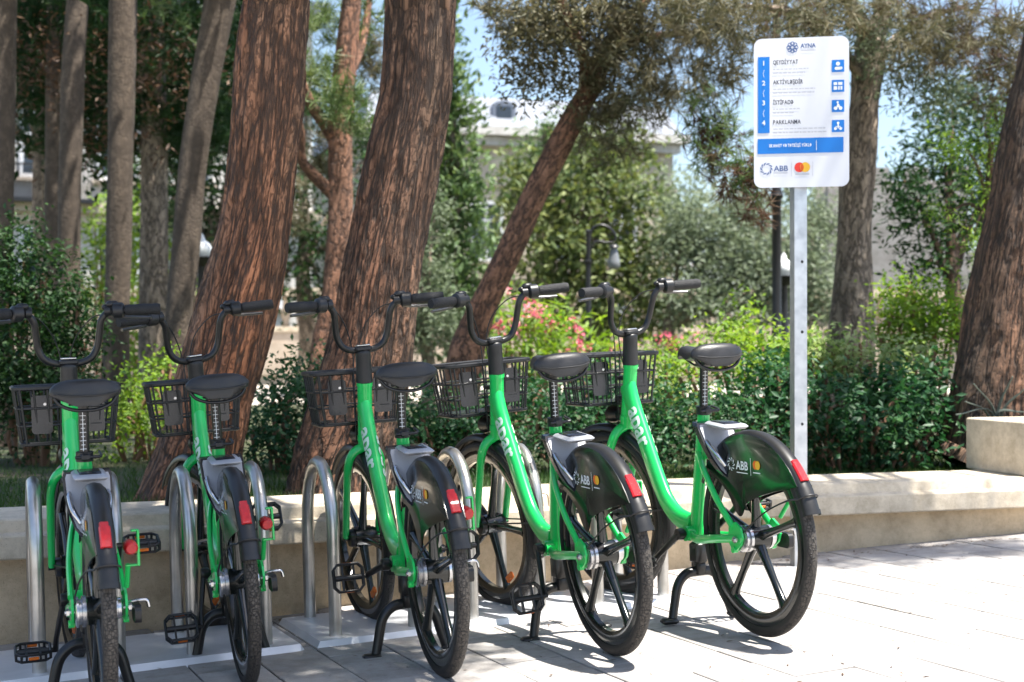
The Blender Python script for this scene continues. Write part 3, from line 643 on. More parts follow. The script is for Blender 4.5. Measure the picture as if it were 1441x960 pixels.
    for v in np.linspace(.12, .88, 5):
        for u in (-1, 1): b.tube([bp(u, v, 0), bp(u, v, 1)], .0038, 6)
        b.tube([bp(-1, v, 0), bp(1, v, 0)], .0035, 6)
    bk = b.build('basket', 'black_plastic', root, smooth=50)
    b = MB()
    for s in (-1, 1):
        b.prism(rrect(s * .085 - .034, .035, s * .085 + .034, .165, .012, 3), lambda p, k: (p[0], y0 + .010 - .004 * k, z0 + p[1]))
    b.prism(rrect(-.13, -.004, .13, .195, .01, 2), lambda p, k: (p[0], p[1] + y0 + .012, z0 + .004 + .004 * k))
    b.build('basket_panel', 'lock_dark', bk, smooth=0)
    b = MB()
    for s in (-1, 1): b = MB(); b.lathe([(0, .0), (0, .005), (.003, .005), (.003, 0)], (s * .075, y0 + .002, z0 + .135), axis='Y', seg=10); b.build('screw', 'alloy', bk, smooth=0)
    for bx_ in (((0, .90, .765), (.050, .085, .022)), ((0, .905, .845), (.040, .070, .016))): b = MB(); b.box(*bx_, bev=.004); b.build('basket_bracket', 'black_plastic', root)
    b = MB(); b.tube([(0, .945, .700), (0, .975, .700), (0, 1.010, .700), (0, 1.020, .700)], [.022, .030, .034, .030], 18); b.box((0, .930, .715), (.020, .06, .03), bev=.004); b.build('front_lamp', 'black_plastic', root, smooth=40)
    # --- cranks and pedals (origin at the bottom bracket)
    ck = MB(); ck.tube([(-.070, 0, 0), (.070, 0, 0)], .012, 12); ck.lathe([(-.078, 0), (-.078, .020), (-.058, .022), (-.050, .017)], (0, 0, 0), seg=16); ck.lathe([(.078, 0), (.078, .020), (.058, .022), (.050, .017)], (0, 0, 0), seg=16)
    for s in (-1, 1): ck.tube([(s * .070, 0, 0), (s * .080, s * -.06, 0), (s * .092, s * -.13, 0), (s * .094, s * -.170, 0)], 0, 10, ell=[(.009, .0145), (.009, .0125), (.008, .011), (.009, .014)], side=X)
    ck.tube([(-.086, .170, 0), (-.108, .170, 0)], .008, 8); ck.tube([(.086, -.170, 0), (.108, -.170, 0)], .008, 8)
    # chain-side ring
    ck.lathe([(.048, .028), (.048, .062), (.054, .062), (.054, .028)], (0, 0, 0), seg=32, closed_prof=True)
    crank = ck.build('crank', 'black_satin', root, smooth=40); crank.location = BB
    for s in (-1, 1):
        p = MB(); w2, l2 = .050, .046
        p.tube([(-.052, 0, 0), (.050, 0, 0)], .010, 10)
        loop = [(-.05, -.030), (-.035, -.046), (.035, -.046), (.05, -.030), (.05, .030), (.035, .046), (-.035, .046), (-.05, .030)]
        for zz in (-.010, .010): p.tube([(q[0], q[1], zz) for q in loop], .0045, 6, closed=True)
        for q in loop: p.tube([(q[0], q[1], -.010), (q[0], q[1], .010)], .004, 6)
        for xx in (-.02, .02): p.box((xx, 0, 0), (.006, .086, .014))
        for yy in (-.0485, .0485): p.box((0, yy, 0), (.030, .005, .009), 1, bev=.001)
        o = p.build('pedal', ['black_plastic', 'orange_lens'], crank, smooth=40); o.location = (s * .160, s * -.170, 0)
    # --- two-legged centre stand
    b = MB(); b.box((0, .385, .235), (.046, .060, .075), bev=.008); b.box((0, .385, .185), (.040, .044, .060), bev=.006)
    for s in (-1, 1):
        b.tube(cr([(s * .004, .385, .170), (s * .050, .385, .165), (s * .088, .382, .130), (s * .108, .378, .06), (s * .122, .372, .008)], 5), 0, 10, ell=[(.0175 - .003 * i / 20, .018 - .002 * i / 20) for i in range(21)], side=(0, 1, 0))
        b.box((s * .135, .368, .010), (.062, .040, .020), bev=.007, rot=Matrix.Rotation(s * RAD(-3), 3, 'Y'))
    b.build('kickstand', 'black_satin', root, smooth=45)
    # --- right-hand lamp on its green bracket and the guard at the rear axle
    b = MB(); b.box((.100, -.105, .515), (.007, .014, .100), bev=.002); b.box((.085, -.100, .468), (.036, .012, .007), bev=.002); b.box((.092, -.103, .563), (.022, .012, .007), bev=.002); b.tube([(.074, -.03, .40), (.072, -.098, .468)], .0075, 10); lb = b.build('lamp_bracket', 'green_paint', root, smooth=40)
    b = MB(); b.tube([(.079, -.085, .520), (.079, -.095, .520), (.079, -.128, .518), (.079, -.136, .517)], [.019, .020, .019, .013], 16); b.build('rear_lamp', 'red_lens', lb, smooth=50)
    b = MB(); b.tube(cr([(.080, -.01, .352), (.105, -.02, .356), (.128, -.02, .354), (.134, -.02, .335)], 4), .0048, 8); ag = b.build('axle_guard', 'alloy', root, smooth=50)
    b = MB(); b.prism(rrect(-.05, .295, .03, .345, .016, 4), lambda p, k: (.092 + .018 * k, p[0], p[1])); b.build('chain_cover', 'black_plastic', ag, smooth=40)
    return root, crank
def copy_tree(o, parent=None):
    c2 = o.copy(); COL.objects.link(c2); c2.parent = parent
    for ch in o.children: copy_tree(ch, c2)
    return c2
bike0, _ = make_bike()
spots = [  # x, y, yaw, lean, lift, crank angle, label
    (2.608, 3.983, -0.26, 2.45, .004, -38, 13, 10, 'green step-through bicycle parked beside the sign post, first of the row'),
    (2.092, 4.048, -2.3, 5.2, -.005, -125, 10, 80, 'second green step-through bicycle from the sign post'),
    (1.535, 4.112, -4.9, 3.6, -.014, -20, 6, 75, 'third green step-through bicycle from the sign post, middle of the row'),
    (0.995, 4.394, -5.0, 4.2, -.030, -110, 16, 60, 'fourth green step-through bicycle from the sign post, beside a thick leaning pine trunk'),
    (0.524, 4.104, -1.96, 2.0, -.020, -70, 3, 5, 'fifth green step-through bicycle from the sign post, last of the row'),
]
trees_ = [bike0] + [copy_tree(bike0) for _ in spots[1:]]
for o, (x, y, yaw, lean, dz, ca, st_, pt_, lab) in zip(trees_, spots):
    M = Matrix.Rotation(RAD(yaw), 4, 'Z') @ Matrix.Rotation(RAD(-lean), 4, 'Y')
    o.rotation_euler = M.to_euler(); o.location = (x, y, gz(x, 4.0) + dz)
    tag(o, lab, 'bicycle', 'green share bicycles standing in the rack')
    sa = Vector((0, .843 - .885, .893 - .690)).normalized(); sp0 = Vector((0, .885, .690))
    SM = Matrix.Translation(sp0) @ Matrix.Rotation(RAD(st_), 4, sa) @ Matrix.Translation(-sp0)
    for ch in o.children:
        if ch.name.split('.')[0] in ('stem', 'handlebar', 'fork', 'front_wheel', 'front_mudguard', 'cable'): ch.matrix_basis = SM
        if ch.name.startswith('crank'):
            ch.rotation_euler = (RAD(ca), 0, 0)
            for p in ch.children: p.rotation_euler = (RAD(-ca + pt_ + random.uniform(-12, 12)), 0, 0)

# ------------------------------------------------------------------ bicycle racks
def make_rack(x0, hoops, label):
    r = empty('bike_rack', (x0, 5.0, gz(x0, 5.0)))
    W = 1.46
    b = MB(); prof = [(-.285, -.012), (-.262, .026), (.262, .026), (.285, -.012)]
    V = []
    for (xx, zz) in ((-.110, -.012), (-.085, .026), (W - .145, .026), (W - .12, -.012)):
        for (yy, z2) in prof: V.append((xx, yy, min(zz, z2) + .04 * xx - .022 * yy))
    Fc = [(0, 1, 2, 3)[::-1]]
    for i in range(3):
        for q in range(3): Fc.append((i * 4 + q, (i + 1) * 4 + q, (i + 1) * 4 + q + 1, i * 4 + q + 1))
    b.add(V, Fc); b.build('base_plate', 'steel_plate', r, smooth=0)
    for hx in hoops:
        b = MB(); dx = hx - x0; H = .60; yn, yf = -.195, .225; ym = (yn + yf) / 2; rr = (yf - yn) / 2
        pts = [(0, yn, 0), (0, yn, H * .35), (0, yn + .004, H - rr * 1.25)]
        for a in range(170, 0, -14): pts.append((0, ym - rr * math.cos(RAD(180 - a)) , H - rr * 1.15 + rr * 1.15 * math.sin(RAD(a))))
        pts += [(0, yf, H - rr * 1.25), (0, yf, H * .35), (0, yf, 0)]
        b.tube(pts, .0225, 18); o = b.build('hoop', 'steel_tube', r, smooth=60); o.location = (dx, 0, .04 * dx + .020); o.rotation_euler = (0, RAD(-1.5), RAD(-3))
    tag(r, label, 'bike rack', 'steel hoop bicycle racks bolted to the pavement')
make_rack(1.41, [1.41, 1.700, 1.925, 2.195, 2.435, 2.715], 'galvanised hoop rack under the three bicycles closest to the sign post')
make_rack(-.06, [-.06, .185, .425, .675, .917, 1.164], 'galvanised hoop rack under the fourth and fifth bicycle from the sign post')

# ------------------------------------------------------------------ sign on its post
PX, PY = 3.600, 5.20
sg = empty('sign_post', (PX, PY, gz(PX, PY))); tag(sg, 'white instruction sign with blue panels on a galvanised post', 'sign')
face = math.atan2(PX, PY)              # the sign looks back along the pavement
sg.rotation_euler = (0, 0, -face + RAD(1.0))
b = MB(); PH = 2.32 - gz(PX, PY); w3 = .0285
# C-channel post
poly = [(-w3, -w3), (w3, -w3), (w3, w3), (w3 - .012, w3), (w3 - .012, w3 - .004), (w3 - .004, w3 - .004), (w3 - .004, -w3 + .004), (-w3 + .004, -w3 + .004), (-w3 + .004, w3 - .004), (-w3 + .012, w3 - .004), (-w3 + .012, w3), (-w3, w3)]
pr = Matrix.Rotation(RAD(20), 2)
b.prism([tuple(pr @ Vector(p)) for p in poly], lambda p, k: (p[0], p[1], -.02 + (PH + .0) * k)); 
post = b.build('post', 'galvanised', sg, smooth=0)
for z in (1.325, 1.02, .62, .30):
    b = MB(); q = pr @ Vector((.006, -w3)); b.lathe([(0, 0), (0, .0065), (.0012, .0065), (.0012, 0)], (q[0], q[1] - .0019, z), axis='Y', seg=12); b.build('bolt_hole', 'lamp_black', post, smooth=0)
b = MB(); b.box((0, 0, -.002), (.11, .11, .010), bev=.002); b.build('foot_plate', 'galvanised', sg, smooth=0)
SW, SH = .404, .648; SZ = 2.308 - gz(PX, PY) - SH   # bottom of the board above the foot
YB = -.052
b = MB(); BX = .012
b.prism(rrect(-SW / 2, 0, SW / 2, SH, .034, 8), lambda p, k: (p[0] + BX, YB + .006 * k, SZ + p[1])); board = b.build('board', 'sign_white', sg, smooth=30)
b = MB()
for z in (.12, .5): b.box((0, -.0385, SZ + z), (.10, .014, .03), bev=.002)
b.build('board_clamp', 'galvanised', sg, smooth=0)
# printing: coordinates in crop pixels (1 px = SW / 510), origin at the board's top left corner
U = SW / 510.0
def sp(x, y): return (-SW / 2 + (x - 60) * U, SH - (y - 75) * U)
def flat(name, parts, mats, lift=.0015):
    m = MB()
    for (V, Fc, mi, e) in parts: m.add([(p[0] + BX, YB - lift - e, SZ + p[1]) for p in V], Fc, mi)
    return m.build(name, mats, board, smooth=0)
def rect(x0, y0, x1, y1, mi=0, e=0, r=0):
    a, c3 = sp(x0, y1), sp(x1, y0); P = rrect(a[0], a[1], c3[0], c3[1], r * U, 3) if r else [a, (c3[0], a[1]), c3, (a[0], c3[1])]
    return (P, [tuple(range(len(P)))], mi, e)
def txt(s, x, y, h, mi=0, e=0, bold=0.0, align='LEFT', width=None):
    V, Fc = text_schwa(s, h * U * 1.38, bold) if len(s) > 4 else text_geo(s, h * U * 1.38, bold, align); o = sp(x, y)
    if width:
        xs = [v[0] for v in V]; k = width * U / (max(xs) - min(xs)); V = [(v[0] * k, v[1], 0) for v in V]
    return ([(v[0] + o[0], v[1] + o[1]) for v in V], Fc, mi, e)
flat('blue_bar', [rect(82, 175, 145, 594)], ['sign_blue'])
flat('blue_banner', [rect(80, 625, 540, 708, r=4)], ['sign_blue'])
flat('step_number', [txt(str(i + 1), 113, 222 + i * 109, 26, bold=.0006, align='CENTER') for i in range(4)] + [rect(111 + d, 248 + i * 109 + q * 8, 114 + d, 254 + i * 109 + q * 8) for i in range(3) for q, d in enumerate((3, 0, -2, 0, 2))], ['white_print'], .003)
for s_t, y, wd in (('QEYDİYYAT', 218, 134), ('AKTİVLƏŞDİR', 327, 160), ('İSTİFADƏ', 438, 108), ('PARKLANMA', 546, 148)): flat('heading', [txt(s_t, 164, y, 23, bold=.0005, width=wd)], ['sign_ink'])
rr_ = random.Random(3)
for y, ws in ((243, (190, 172)), (352, (226, 226)), (461, (148, 116)), (570, (280, 285))):
    for q, wd in enumerate(ws):
        x = 164; fine = []
        while x < 164 + wd:
            l = rr_.uniform(8, 26); fine.append(rect(x, y + q * 20, min(x + l, 164 + wd), y + q * 20 + 6)); x += l + 5
        flat('small_print', fine, ['sign_grey'])
for i in range(4):
    y = 205 + i * 109; x = 478
    ic = [rect(x, y, x + 66, y + 66, r=3)]
    def cc(dx, dy, r, n=14, y=y): P = [sp(x + 33 + dx + r * math.cos(2 * PI * q / n), y + 33 + dy + r * math.sin(2 * PI * q / n)) for q in range(n)]; return (P, [tuple(range(n))[::-1]], 1, .0012)
    if i == 0: ic += [cc(0, -12, 11), rect(x + 16, y + 38, x + 50, y + 54, 1, .0012, 6), cc(16, 12, 8)]
    if i == 1: ic += [rect(x + 10, y + 12, x + 28, y + 28, 1, .0012), rect(x + 34, y + 12, x + 56, y + 28, 1, .0012), rect(x + 10, y + 34, x + 28, y + 54, 1, .0012), rect(x + 34, y + 34, x + 42, y + 54, 1, .0012), rect(x + 46, y + 34, x + 56, y + 54, 1, .0012)]
    if i == 2: ic += [cc(-13, 12, 10), cc(13, 12, 10), cc(-2, -20, 6), ([sp(x + 24, y + 40), sp(x + 30, y + 18), sp(x + 38, y + 22), sp(x + 46, y + 42)], [(0, 1, 2, 3)], 1, .0016)]
    if i == 3: ic += [cc(-14, 14, 8), cc(14, 14, 8), cc(0, -16, 7), rect(x + 30, y + 22, x + 37, y + 46, 1, .0016), rect(x + 20, y + 34, x + 46, y + 38, 1, .0016)]
    flat('pictogram', ic, ['sign_blue', 'white_print'])
flat('banner_text', [txt('SKAN ET VƏ TƏTBİQİ YÜKLƏ', 143, 672, 17, bold=.0005, width=226), rect(394, 640, 397, 694)], ['white_print'], .003)
def swirl(x, y, r, n, mi=0, inner=.55):
    out = []
    for q in range(n):
        a = 2 * PI * q / n; P = []
        for (k, da) in ((inner, 0), (.75, .34), (.93, .56), (1, .78), (.98, .98), (.80, .74), (.64, .46), (inner, .20)): P.append(sp(x + r * k * math.cos(a + da), y + r * k * math.sin(a + da)))
        out.append((P, [tuple(range(8))[::-1]], mi, 0))
    return out
def rosette(x, y, r):
    out = []
    for q in range(8):
        a = 2 * PI * q / 8; cx2, cy2 = x + r * .62 * math.cos(a), y + r * .62 * math.sin(a); n = 14
        P = [sp(cx2 + r * .40 * math.cos(2 * PI * k / n), cy2 + r * .40 * math.sin(2 * PI * k / n)) for k in range(n)] + [sp(cx2 + r * .27 * math.cos(2 * PI * k / n), cy2 + r * .27 * math.sin(2 * PI * k / n)) for k in range(n)]
        out.append((P, [(k, n + k, n + (k + 1) % n, (k + 1) % n) for k in range(n)], 0, q * .00005))
    return out
flat('operator_logo', rosette(268, 128, 31) + [txt('AYNA', 312, 132, 23, bold=.0006, width=82), rect(314, 145, 392, 149, 1)], ['sign_navy', 'sign_grey'])
flat('bank_logo', swirl(127, 790, 34, 10, 0, .66), ['sign_navy'])
flat('bank_name', [txt('ABB', 168, 803, 30, bold=.0004, width=76), rect(168, 812, 244, 816, 1), rect(262, 755, 264, 835, 1), rect(375, 755, 377, 835, 1)], ['sign_navy', 'sign_grey'])
def dsc(x, y, r, mi, e): P = [sp(x + r * math.cos(2 * PI * q / 28), y + r * math.sin(2 * PI * q / 28)) for q in range(28)]; return (P, [tuple(range(28))[::-1]], mi, e)
lens = []
for q in range(13): t = RAD(-60 + 120 * q / 12); lens.append(sp(304 + 26 * math.cos(t) * .96, 785 + 26 * math.sin(t) * .92))
for q in range(13): t = RAD(120 + 120 * q / 12); lens.append(sp(336 - 2 + 26 * math.cos(t) * .96, 785 + 26 * math.sin(t) * .92))
flat('card_logo', [dsc(305, 785, 27, 0, 0), dsc(335, 785, 27, 1, .0006), (lens, [tuple(range(26))[::-1]], 2, .0012), rect(283, 819, 358, 827, 3)], ['redorange_print', 'yellow_print', 'deep_orange_print', 'sign_grey'])

#==PLANTS==
# ------------------------------------------------------------------ foliage helpers
rng = np.random.default_rng(11)
def unit(v): return v / np.maximum(1e-9, np.linalg.norm(v, axis=-1, keepdims=True))
def mesh_np(name, V, Fc, tone, mat, parent, smooth=False):
    me = bpy.data.meshes.new(name); n, m, k = len(V), len(Fc), Fc.shape[1]
    me.vertices.add(n); me.vertices.foreach_set('co', np.ascontiguousarray(V, dtype=np.float32).ravel())
    me.loops.add(m * k); me.loops.foreach_set('vertex_index', np.ascontiguousarray(Fc, dtype=np.int32).ravel())
    me.polygons.add(m); me.polygons.foreach_set('loop_start', np.arange(0, m * k, k, dtype=np.int32))
    a = me.attributes.new('tone', 'FLOAT', 'FACE'); a.data.foreach_set('value', np.clip(tone, 0, 1).astype(np.float32))
    me.materials.append(MATS[mat]); me.update(calc_edges=True)
    o = bpy.data.objects.new(name, me); COL.objects.link(o)
    if parent is not None: o.parent = parent; o.matrix_parent_inverse = Matrix.Translation(-parent.location)
    return o
def leaf_mesh(name, P, D, L, W, tone, mat, parent, fold=0.25, flat=0.8):
    """P base points, D directions: one folded two-triangle leaf each, blades turned up to the light"""
    n = len(P); D = unit(D); Nw = unit(UPZ * flat + D * .45 + rng.normal(size=(n, 3)) * .55)
    D = unit(D - Nw * np.sum(D * Nw, 1, keepdims=True) + rng.normal(size=(n, 3)) * .15); S = unit(np.cross(D, Nw)); U_ = np.cross(S, D)
    L = L * rng.uniform(.55, 1.35, (n, 1)); W = W * rng.uniform(.65, 1.25, (n, 1))
    V = np.stack([P, P + D * L * .48 + S * W * .5 + U_ * W * fold, P + D * L, P + D * L * .48 - S * W * .5 + U_ * W * fold], 1).reshape(-1, 3)
    i = np.arange(n)[:, None] * 4; Fc = np.concatenate([i + [0, 1, 2], i + [0, 2, 3]], 1).reshape(-1, 3)
    return mesh_np(name, V, Fc, np.repeat(tone, 2), mat, parent)
def needle_mesh(name, P, D, L, W, tone, mat, parent):
    n = len(P); D = unit(D); S = unit(np.cross(D, rng.normal(size=(n, 3)))); L = L * rng.uniform(.7, 1.2, (n, 1))
    V = np.stack([P + S * W * .5, P - S * W * .5, P + D * L], 1).reshape(-1, 3); Fc = np.arange(n * 3).reshape(-1, 3)
    return mesh_np(name, V, Fc, tone, mat, parent)
def blob(px, py, d, rx, ry, rd=None):
    """an ellipsoid seen at a pixel, d metres away, radii in pixels (depth radius in metres)"""
    c = at(px, py, d); a = rx / F * d; b2 = ry / F * d; return (c, a, rd if rd else a, b2)
def sample(bl, n, shell=2.2):
    """n points in an ellipsoid, denser outside; also outward normals"""
    c, a, dd, b2 = bl; u = unit(rng.normal(size=(n, 3))); r = rng.uniform(0, 1, (n, 1)) ** (1 / shell)
    q = u * r; return c + RT * (q[:, :1] * a) + FW0 * (q[:, 1:2] * dd) + UPZ * (q[:, 2:] * b2), unit(RT * (u[:, :1] / a) + FW0 * (u[:, 1:2] / dd) + UPZ * (u[:, 2:] / b2))
def clumps(bl, ncl, per, sig, shell=1.6):
    """leaf points gathered in small sprays inside a blob"""
    C, Nn = sample(bl, ncl, shell); P = np.repeat(C, per, 0) + rng.normal(size=(ncl * per, 3)) * sig; N2 = np.repeat(Nn, per, 0); T = np.repeat(rng.uniform(0, 1, ncl), per) * .6 + rng.uniform(0, .4, ncl * per)
    return P, N2, T
def foliage(name, blobs, mat, parent, L, W, cover=3.0, sig=None, per=14, up=.4, out=.7, rnd=.9, fold=.25, flat=.8):
    Ps, Ds, Ts = [], [], []
    for bl in blobs:
        area = PI * bl[1] * bl[3]; n = int(cover * area / (L * W * .5)); ncl = max(3, n // per)
        P, N2, T = clumps(bl, ncl, per, sig or L * .9); Ps.append(P); Ds.append(N2 * out + rng.normal(size=P.shape) * rnd + UPZ * up); Ts.append(T)
    P = np.concatenate(Ps); P[:, 2] = np.maximum(P[:, 2], LAWN + .02)
    return leaf_mesh(name, P, np.concatenate(Ds), L, W, np.concatenate(Ts), mat, parent, fold, flat)
def tufts(name, blobs, mat, parent, L=.11, W=.0035, cover=2.0, per=22, up=.5, out=.4, spread=.75, droop=0.0):
    """pine: bundles of needles fanning from twig ends"""
    Ps, Ds, Ts = [], [], []
    for bl in blobs:
        area = PI * bl[1] * bl[3]; n = int(cover * area / (L * W * .5)); ncl = max(4, n // per)
        C, Nn = sample(bl, ncl, 1.7); A = unit(Nn * out + rng.normal(size=C.shape) * .55 + UPZ * (up - droop))
        P = np.repeat(C, per, 0); A = np.repeat(A, per, 0); q = rng.uniform(-.35, .35, (len(P), 1))
        Ps.append(P + A * q * L * 1.6); Ds.append(A + rng.normal(size=P.shape) * spread); Ts.append(np.repeat(rng.uniform(0, 1, ncl), per) * .6 + rng.uniform(0, .4, len(P)))
    return needle_mesh(name, np.concatenate(Ps), np.concatenate(Ds), L, W, np.concatenate(Ts), mat, parent)
def trunk_mesh(name, pts, wid, mat, parent, seg=28, sub=10, rough=.06, furrow=0.0, freq=9.0):
    """tapered trunk through 3-D points with widths in metres; UV in metres, bark relief"""
    path = cr([(*p, w_) for p, w_ in zip(pts, wid)], sub); P = [Vector(p[:3]) for p in path]; Wd = [p[3] / 2 for p in path]
    V = []; UVs = []; ln = 0; N = Vector((1, 0, 0)); off = Vector((rng.uniform(0, 50), 0, 0)); n = len(P)
    for i in range(n):
        T = (P[min(n - 1, i + 1)] - P[max(0, i - 1)]).normalized(); N = (N - T * N.dot(T)).normalized(); B = T.cross(N)
        if i: ln += (P[i] - P[i - 1]).length
        for k in range(seg):
            a = 2 * PI * k / seg; ca, sa = math.cos(a), math.sin(a); r = Wd[i]
            q = Vector((ca * r, sa * r, ln))
            r2 = r * (1 + rough * noise.noise(Vector((ca * 1.3, sa * 1.3, ln * 1.1)) + off) * 1.6)
            if furrow:
                f = noise.noise(Vector((q.x * freq * 2, q.y * freq * 2, ln * freq * .28)) + off) + .5 * noise.noise(Vector((q.x * freq * 5, q.y * freq * 5, ln * freq * .9)) + off)
                r2 -= furrow * max(0, .25 - abs(f)) * 4 * .25 - furrow * .3 * f
            V.append(P[i] + N * ca * r2 + B * sa * r2); UVs.append((a * Wd[n // 2], ln))
    Fc = []; uv = []
    for i in range(n - 1):
        for k in range(seg):
            k2 = (k + 1) % seg; Fc.append((i * seg + k, i * seg + k2, (i + 1) * seg + k2, (i + 1) * seg + k))
            u0, u1 = UVs[i * seg + k][0], UVs[i * seg + k][0] + 2 * PI / seg * Wd[n // 2]; v0, v1 = UVs[i * seg][1], UVs[(i + 1) * seg][1]
            uv += [(u0, v0), (u1, v0), (u1, v1), (u0, v1)]
    me = bpy.data.meshes.new(name); me.from_pydata([tuple(v) for v in V], [], Fc); ul = me.uv_layers.new(name='UVMap'); ul.data.foreach_set('uv', np.array(uv, np.float32).ravel())
    me.materials.append(MATS[mat]); me.polygons.foreach_set('use_smooth', [True] * len(me.polygons)); me.update()
    o = bpy.data.objects.new(name, me); COL.objects.link(o)
    if parent is not None: o.parent = parent; o.matrix_parent_inverse = Matrix.Translation(-parent.location)
    return o
def pxpath(rows, d): return [at(x, y, d) for (y, x, w_) in rows], [w_ / F * d for (y, x, w_) in rows]
def tree(name, label, cat, base, group=None):
    t = empty(name, tuple(base)); tag(t, label, cat, group); return t
def root_pt(px, d): p = at(px, HOR, d); return np.array([p[0], p[1], LAWN - .03])
def px_tree(name, label, rows, d, mat, seg=28, sub=10, furrow=0.0, limbs=(), rough=.06, base_w=None, freq=9.0, top=None, group=None):
    """tree whose trunk follows pixel rows (y, x centre, width) at distance d and stands on the lawn"""
    rows = sorted(rows); pts, wid = pxpath(rows, d)
    zb = pts[-1][2]
    if zb > LAWN: 
        p = pts[-1] + (pts[-1] - pts[-2]) / max(1e-6, (pts[-2][2] - pts[-1][2])) * (zb - LAWN + .05) * .6; p[2] = LAWN - .05; pts.append(p); wid.append(base_w or wid[-1] * 1.15)
    else: pts[-1][2] = LAWN - .06
    if top is not None: pts = [np.array(p) for p in top[0]] + pts; wid = list(top[1]) + wid
    t = tree(name, label, 'tree', (pts[-1][0], pts[-1][1], LAWN), group)
    tr = trunk_mesh('trunk', pts[::-1], wid[::-1], mat, t, seg, sub, rough, furrow, freq)
    for (lp, lw) in limbs: 
        q, w_ = pxpath([(y, x, ww) for (x, y, ww, _) in lp], d) if False else ([at(x, y, d + dd) for (x, y, ww, dd) in lp], [ww / F * d for (x, y, ww, dd) in lp])
        trunk_mesh('limb', q, w_, mat, t, 12, 6, .05)
    return t, pts, wid

def overhead(t, centre, rad, ncl, mat='needle_green', L=.15, W=.010, limb_from=None, bmat='bark_pine', seed=0):
    """crown above the picture: limbs and needle bundles, unseen, placed for the shade they cast"""
    bl = (np.array(centre, float), rad[0], rad[1], rad[2])
    C, Nn = sample(bl, ncl, 1.9); per = 26
    A = unit(Nn * .5 + rng.normal(size=C.shape) * .5 + UPZ * .5); P = np.repeat(C, per, 0); A = np.repeat(A, per, 0)
    needle_mesh('crown', P + A * rng.uniform(-.25, .25, (len(P), 1)), A + rng.normal(size=P.shape) * .8, L, W, rng.uniform(0, 1, len(P)), mat, t)
    if limb_from is not None:
        for i in range(9):
            e = C[rng.integers(ncl)]; s0 = np.array(limb_from) + np.array([0, 0, rng.uniform(-.6, .8)]); m = (s0 + e) / 2 + np.array([0, 0, .25])
            trunk_mesh('limb', [s0, m, e], [.10, .06, .02], bmat, t, 10, 6, .05)

# ---- the two thick pines right behind the wall
rowsE = [(-60, 397, 88), (0, 390, 90), (120, 380, 99), (220, 371, 95), (300, 361, 97), (370, 347, 106), (480, 322, 113), (560, 302, 112), (640, 283, 118), (690, 268, 128), (716, 260, 140)]
def upward(rows, d, h, lean=(0, 0)):
    p = at(rows[0][1], rows[0][0], d); w0 = rows[0][2] / F * d; out, wd = [], []
    for z in (h, (h + p[2]) / 2): f = (z - p[2]); out.append(np.array([p[0] + lean[0] * f, p[1] + lean[1] * f, z])); wd.append(w0 * (.55 if z == h else .8))
    return out, wd
tE, pE, _ = px_tree('pine_tree', 'thick leaning pine with red ridged bark behind the fourth bicycle from the sign post', rowsE, 6.5, 'bark_pine', 110, 40, .030, freq=13, base_w=.45, top=upward(rowsE, 6.5, 6.5, (.12, .05)))
rowsF = [(-60, 596, 100), (0, 592, 100), (120, 585, 100), (220, 567, 105), (300, 553, 107), (400, 536, 112), (480, 525, 116), (560, 507, 128), (640, 488, 146), (700, 478, 158), (716, 475, 166)]
tF, pF, _ = px_tree('pine_tree', 'thick leaning pine with grey-brown furrowed bark behind the third bicycle from the sign post', rowsF, 6.7, 'bark_dark', 110, 40, .030, freq=13, base_w=.5, top=upward(rowsF, 6.7, 6.8, (.10, .05)))
rowsJ = [(-60, 1545, 150), (0, 1530, 150), (200, 1490, 156), (300, 1472, 156), (400, 1450, 162), (468, 1440, 170), (535, 1431, 178), (612, 1424, 192), (660, 1418, 206), (700, 1410, 230)]
tJ, pJ, _ = px_tree('pine_tree', 'broad pine trunk with flaking bark behind the square stone block', rowsJ, 8.0, 'bark_dark', 100, 34, .030, freq=11, top=upward(rowsJ, 8.0, 6.5, (.10, .0)))

# ---- slimmer trunks further back
D = 11.0
tI, _, _ = px_tree('olive_tree', 'gnarled grey-brown trunk rising behind the sign', [(60, 1226, 40), (100, 1222, 42), (146, 1217, 37), (200, 1211, 44), (248, 1205, 50), (320, 1201, 48), (415, 1197, 55), (475, 1195, 64)], D, 'bark_grey', 32, 8, .012, rough=.18,
    limbs=[([(1222, 75, 30, 0), (1212, 30, 20, -.3), (1180, -10, 14, -.8), (1120, -40, 9, -1.2)], 0), ([(1226, 70, 34, 0), (1240, 20, 24, .2), (1252, -60, 18, .4)], 0), ([(1215, 110, 20, 0), (1175, 60, 12, -.5), (1120, 18, 9, -1.0), (1040, 8, 6, -1.5)], 0), ([(1228, 90, 18, 0), (1290, 30, 10, .6), (1360, 10, 6, 1.0)], 0)])
tH, _, _ = px_tree('pine_tree', 'slanting reddish pine trunk leaning over the pink-flowered bush', [(110, 842, 27), (150, 817, 30), (200, 790, 33), (280, 749, 36), (350, 718, 40), (430, 681, 43), (475, 664, 48), (510, 655, 54)], 10.0, 'bark_red', 32, 8, .010, rough=.12,
    limbs=[([(835, 115, 30, 0), (862, 60, 24, .1), (900, 10, 18, .3), (950, -60, 14, .5)], 0), ([(826, 130, 26, 0), (822, 80, 18, -.2), (800, 30, 14, -.5), (780, -40, 10, -.6)], 0), ([(845, 95, 18, 0), (900, 55, 12, .4), (985, 45, 9, .8)], 0)])
